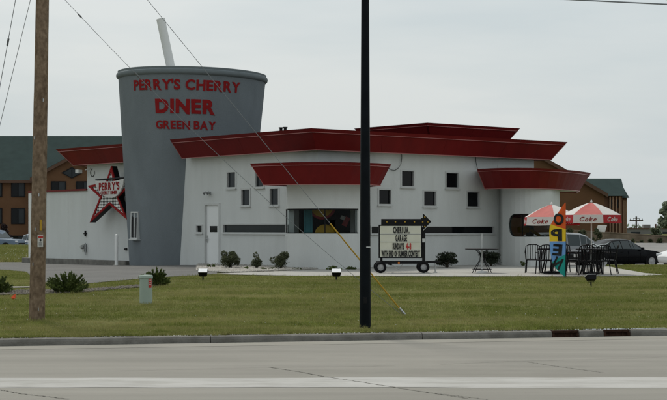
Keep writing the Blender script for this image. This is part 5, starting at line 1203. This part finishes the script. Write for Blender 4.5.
# trees and bushes in the distance
def tree(name, u, d, v_top, v_bot, wpx, label, n, per, size, seed, group='trees beyond the parking lot', zb=None, cat='tree', lm='tree_leaf'):
    rs = random.Random(seed); z0 = gz(u, d) if zb is None else zb; t = empty(name, (wx(u, d), d, z0), 0, label, cat, group); Wd = wpx*d/F; zt, zb_ = zz(v_top, d)-z0, zz(v_bot, d)-z0
    cs, rd = [], []
    for i in range(n):
        f = rs.random(); z = zb_+(zt-zb_)*(.08+.84*f); a = rs.uniform(0, 2*math.pi); q = Wd*.40*math.sqrt(rs.random())*(1-.75*max(0, f-.35)); cs.append((q*math.cos(a), q*math.sin(a), z)); k = rs.uniform(.10, .17)*Wd; rd.append((k, k, k*.75))
    V, Fc = leaf_cloud(cs, rd, per, size); big_mesh('crown', V, Fc, lm, None, t)
    m_ = MB(); m_.tube([(0, 0, -.3), (.05, 0, zb_*.6), (0, 0, zb_+(zt-zb_)*.5), (0, 0, zb_+(zt-zb_)*.8)], [Wd*.045, Wd*.035, Wd*.022, Wd*.008], 8)
    for c in cs[::2]: m_.tube([(0, 0, c[2]*.6), (c[0]*.5, c[1]*.5, c[2]*.85), c], [Wd*.016, Wd*.010, Wd*.004], 5)
    m_.build('trunk', 'bark', t)
tree('broadleaf_tree', 671, 190, 202, 227, 34, 'leafy pale green tree at the right edge above the far wall', 26, 300, .30, 8)
tree('young_tree', 656.5, 150, 225.5, 237, 15, 'small green tree in front of the far warehouse', 10, 120, .28, 9)
for i, (u, w_) in enumerate(((569, 11), (583, 12), (597, 15), (632, 8), (641, 9), (650, 8), (660, 8), (573, 9))):
    tree('wall_bush', u, 107.2+(i % 3)*.5, 228.5 if i < 3 else 239, 242.5 if i < 3 else 246, w_*1.1, ['bush left of the umbrella pole before the far wall', 'dark bush directly behind the right umbrella pole', 'wide bush below the small white sign', 'first low bush along the far wall right of the sedan roof', 'second low bush along the far wall right of the sedan roof', 'third low bush along the far wall right of the sedan roof', 'rightmost low bush along the far wall', 'low bush nearest the flag before the far wall'][i], 7, 110, .18, 40+i, 'bushes along the far wall', cat='bush', lm='shrub_leaf')
tree('dark_bush', 5, 148, 225, 240, 20, 'dark purple leafless looking bush by the hotel wall', 9, 150, .25, 77, 'shrubs at the hotel', cat='bush', lm='purple_leaf')
# far tree line that reads as one low mass
cs = []; rd = []
for i in range(170): x = -220+i*2.6+random.uniform(-1, 1); h = random.uniform(2.2, 4.6); cs.append((x*2.2, 520+random.uniform(-8, 8), -.6+h*.5)); rd.append((random.uniform(2.5, 4.5), 3, h*.7))
V, Fc = leaf_cloud(cs, rd, 90, 1.1); V[:, 2] = np.maximum(V[:, 2], -2); o = big_mesh('far_tree_line', V, Fc, 'tree_leaf', 'stuff'); tag(o, 'thin far line of trees on the skyline', 'trees')

# ------------------------------------------------------------------ grass, stones
def blades(xs, ys, zs, h, wd):
    n = len(xs); P = np.stack([xs, ys, zs], 1); a = RNG.uniform(0, 2*np.pi, n); ln = RNG.normal(size=(n, 2))*.45*h[:, None]
    sx_, sy_ = np.cos(a)*wd, np.sin(a)*wd
    V = np.stack([P+np.stack([-sx_, -sy_, -.01+0*h], 1), P+np.stack([sx_, sy_, -.01+0*h], 1), P+np.stack([ln[:, 0], ln[:, 1], h], 1)], 1).reshape(-1, 3); return V, np.arange(3*n).reshape(-1, 3)
ter_v = np.vectorize(terrain)
def scatter(n, d0, d1, u0, u1, bias=1.0):
    d = d0+(d1-d0)*RNG.random(n)**bias; u = RNG.uniform(u0, u1, n); return (u-U0)/F*d, d, u
# keep off the paved strips: nearest edge of paving by column
PAVE = [(-200, 45.7), (0, 45.7), (26, 43.5), (33, 38.3), (45, 36.0), (86, 35.4), (115, 36.8), (165, 39.0), (200, 40.2), (214, 41.0), (250, 40.2), (300, 39.45), (372, 39.15), (440, 38.95), (560, 38.95), (618, 39.1), (662, 40.4), (700, 41.5), (900, 50), (1200, 50)]
MUL0 = [(-60, 30.6), (0, 30.8), (46, 31.2), (90, 32.1), (125, 33.4), (150, 34.3), (166, 34.9)]; MUL1 = [(-60, 33.0), (0, 32.6), (46, 32.6), (90, 33.2), (125, 34.3), (150, 35.2), (166, 35.3)]
x, y, u = scatter(560000, 20.4, 46, -70, 740, 1.25)
xa, ya, ua = scatter(170000, 19.0, 46, -420, -70, 1.25); xb, yb, ub = scatter(200000, 20.4, 50, 740, 1150, 1.25); x = np.concatenate([x, xa, xb]); y = np.concatenate([y, ya, yb]); u = np.concatenate([u, ua, ub])
kb = (x-KO.x)*KN.x+(y-KO.y)*KN.y
pv = np.interp(u, [p[0] for p in PAVE], [p[1] for p in PAVE])
m0 = np.interp(u, [p[0] for p in MUL0], [p[1] for p in MUL0]); m1 = np.interp(u, [p[0] for p in MUL1], [p[1] for p in MUL1])
stub = (u < 30) & (y > 33.6) & (y < 34.4)
ok = (kb > .11+.05*np.sin(x*5)*np.sin(x*2.3)+.02*np.sin(x*17)) & (y < pv+.03+RNG.normal(size=len(y))*.07+.05*np.sin(x*3.1)*np.sin(x*7.7)) & ~((u < 166) & (y > m0) & (y < m1)) & ~stub
x, y = x[ok], y[ok]; z = ter_v(x, y)
patch = .5+.5*np.sin(x*1.7+np.sin(y*.9)*2)*np.sin(y*1.1+x*.6)
tuft = np.sin(x*9.1+np.sin(y*7.3)*1.7)*np.sin(y*8.3+np.sin(x*6.1)*1.9)
kbe = (x-KO.x)*KN.x+(y-KO.y)*KN.y
h = RNG.uniform(.018, .05, len(x))*(.55+.55*patch+.55*np.clip(tuft, -.5, 1))+(RNG.random(len(x)) < .04)*RNG.uniform(.02, .06, len(x))+np.clip(.35-kbe, 0, .3)*RNG.uniform(0, .16, len(x))
V, Fc = blades(x, y, z, h, RNG.uniform(.003, .0065, len(x))*(1+.02*(y-20))); lg = big_mesh('lawn_grass', V, Fc, 'grass_blade', 'stuff'); tag(lg, 'short mown grass of the lawn between kerb and diner', 'grass')
# island of grass beyond the patio on the right, and the weedy verge
x, y, u = scatter(60000, 41.5, 57.5, 606, 1000); ok = y > np.interp(u, [606, 618, 645, 662, 760, 1000], [52, 47.5, 42.3, 41.2, 43.5, 50]); x, y = x[ok], y[ok]
V1, F1 = blades(x, y, ter_v(x, y), RNG.uniform(.03, .08, len(x)), RNG.uniform(.008, .014, len(x)))
o = big_mesh('island_grass', V1, F1, 'grass_blade', 'stuff'); tag(o, 'grass beyond the patio at the right', 'grass')
x, y, u = scatter(60000, 63, 105, -60, 60); V1, F1 = blades(x, y, ter_v(x, y), RNG.uniform(.06, .28, len(x)), RNG.uniform(.012, .025, len(x))); o = big_mesh('weed_grass', V1, F1, 'grass_blade', 'stuff'); tag(o, 'rough weeds between driveway and hotel lot', 'grass')
def dots(x, y, z, s):
    n = len(x); P = np.stack([x, y, z], 1); s = s[:, None]; e = np.array([(1, 0, 0), (0, 1, 0), (-1, 0, 0), (0, -1, 0), (0, 0, 1), (0, 0, -1)], float)
    V = (P[:, None, :]+e[None]*s[:, None, :]).reshape(-1, 3); t = np.array([(0, 1, 4), (1, 2, 4), (2, 3, 4), (3, 0, 4), (1, 0, 5), (2, 1, 5), (3, 2, 5), (0, 3, 5)])
    return V, (np.arange(n)[:, None, None]*6+t[None]).reshape(-1, 3)
x, y, u = scatter(520, 21, 39, -60, 730, 1.3); kb = (x-KO.x)*KN.x+(y-KO.y)*KN.y; ok = (kb > .9) & (np.sin(x*1.3+2)+np.sin(y*1.7+x) > .2); x, y = x[ok], y[ok]
V1, F1 = dots(x, y, ter_v(x, y)+.045, RNG.uniform(.003, .008, len(x))); o = big_mesh('clover_flowers', V1, F1, 'clover', 'stuff'); tag(o, 'tiny white clover heads scattered in the lawn', 'flowers')
x, y, u = scatter(150, 64, 92, -40, 40); V1, F1 = dots(x, y, ter_v(x, y)+.16, RNG.uniform(.015, .032, len(x))); o = big_mesh('weed_flowers', V1, F1, 'clover', 'stuff'); tag(o, 'white flower heads in the weedy verge', 'flowers')
GB0 = [(196, 45.5), (206, 43.4), (230, 42.1), (250, 42.72), (285, 44.2), (300, 44.62), (328, 46.7)]; GB1 = [(196, 53.4), (206, 52.9), (230, 51.6), (250, 50.5), (285, 49), (300, 47.6), (328, 47.2)]
x, y, u = scatter(9000, 41, 53, 198, 328); ok = (y > np.interp(u, [p[0] for p in GB0], [p[1] for p in GB0])) & (y < np.interp(u, [p[0] for p in GB1], [p[1] for p in GB1])); x, y = x[ok], y[ok]
V1, F1 = dots(x, y, ter_v(x, y)+.03, RNG.uniform(.02, .055, len(x))); o = big_mesh('gravel', V1, F1, 'stone', 'stuff'); tag(o, 'loose pale stones on the bed by the left front', 'gravel')
x, y, u = scatter(9000, 30.4, 35.6, -60, 166); m0 = np.interp(u, [p[0] for p in MUL0], [p[1] for p in MUL0]); m1 = np.interp(u, [p[0] for p in MUL1], [p[1] for p in MUL1]); ok = (y > m0) & (y < m1); x, y = x[ok], y[ok]
V1, F1 = dots(x, y, ter_v(x, y)+.018, RNG.uniform(.012, .03, len(x))); o = big_mesh('mulch_chips', V1, F1, 'mulch', 'stuff'); tag(o, 'grey mulch chips under the junipers', 'mulch')
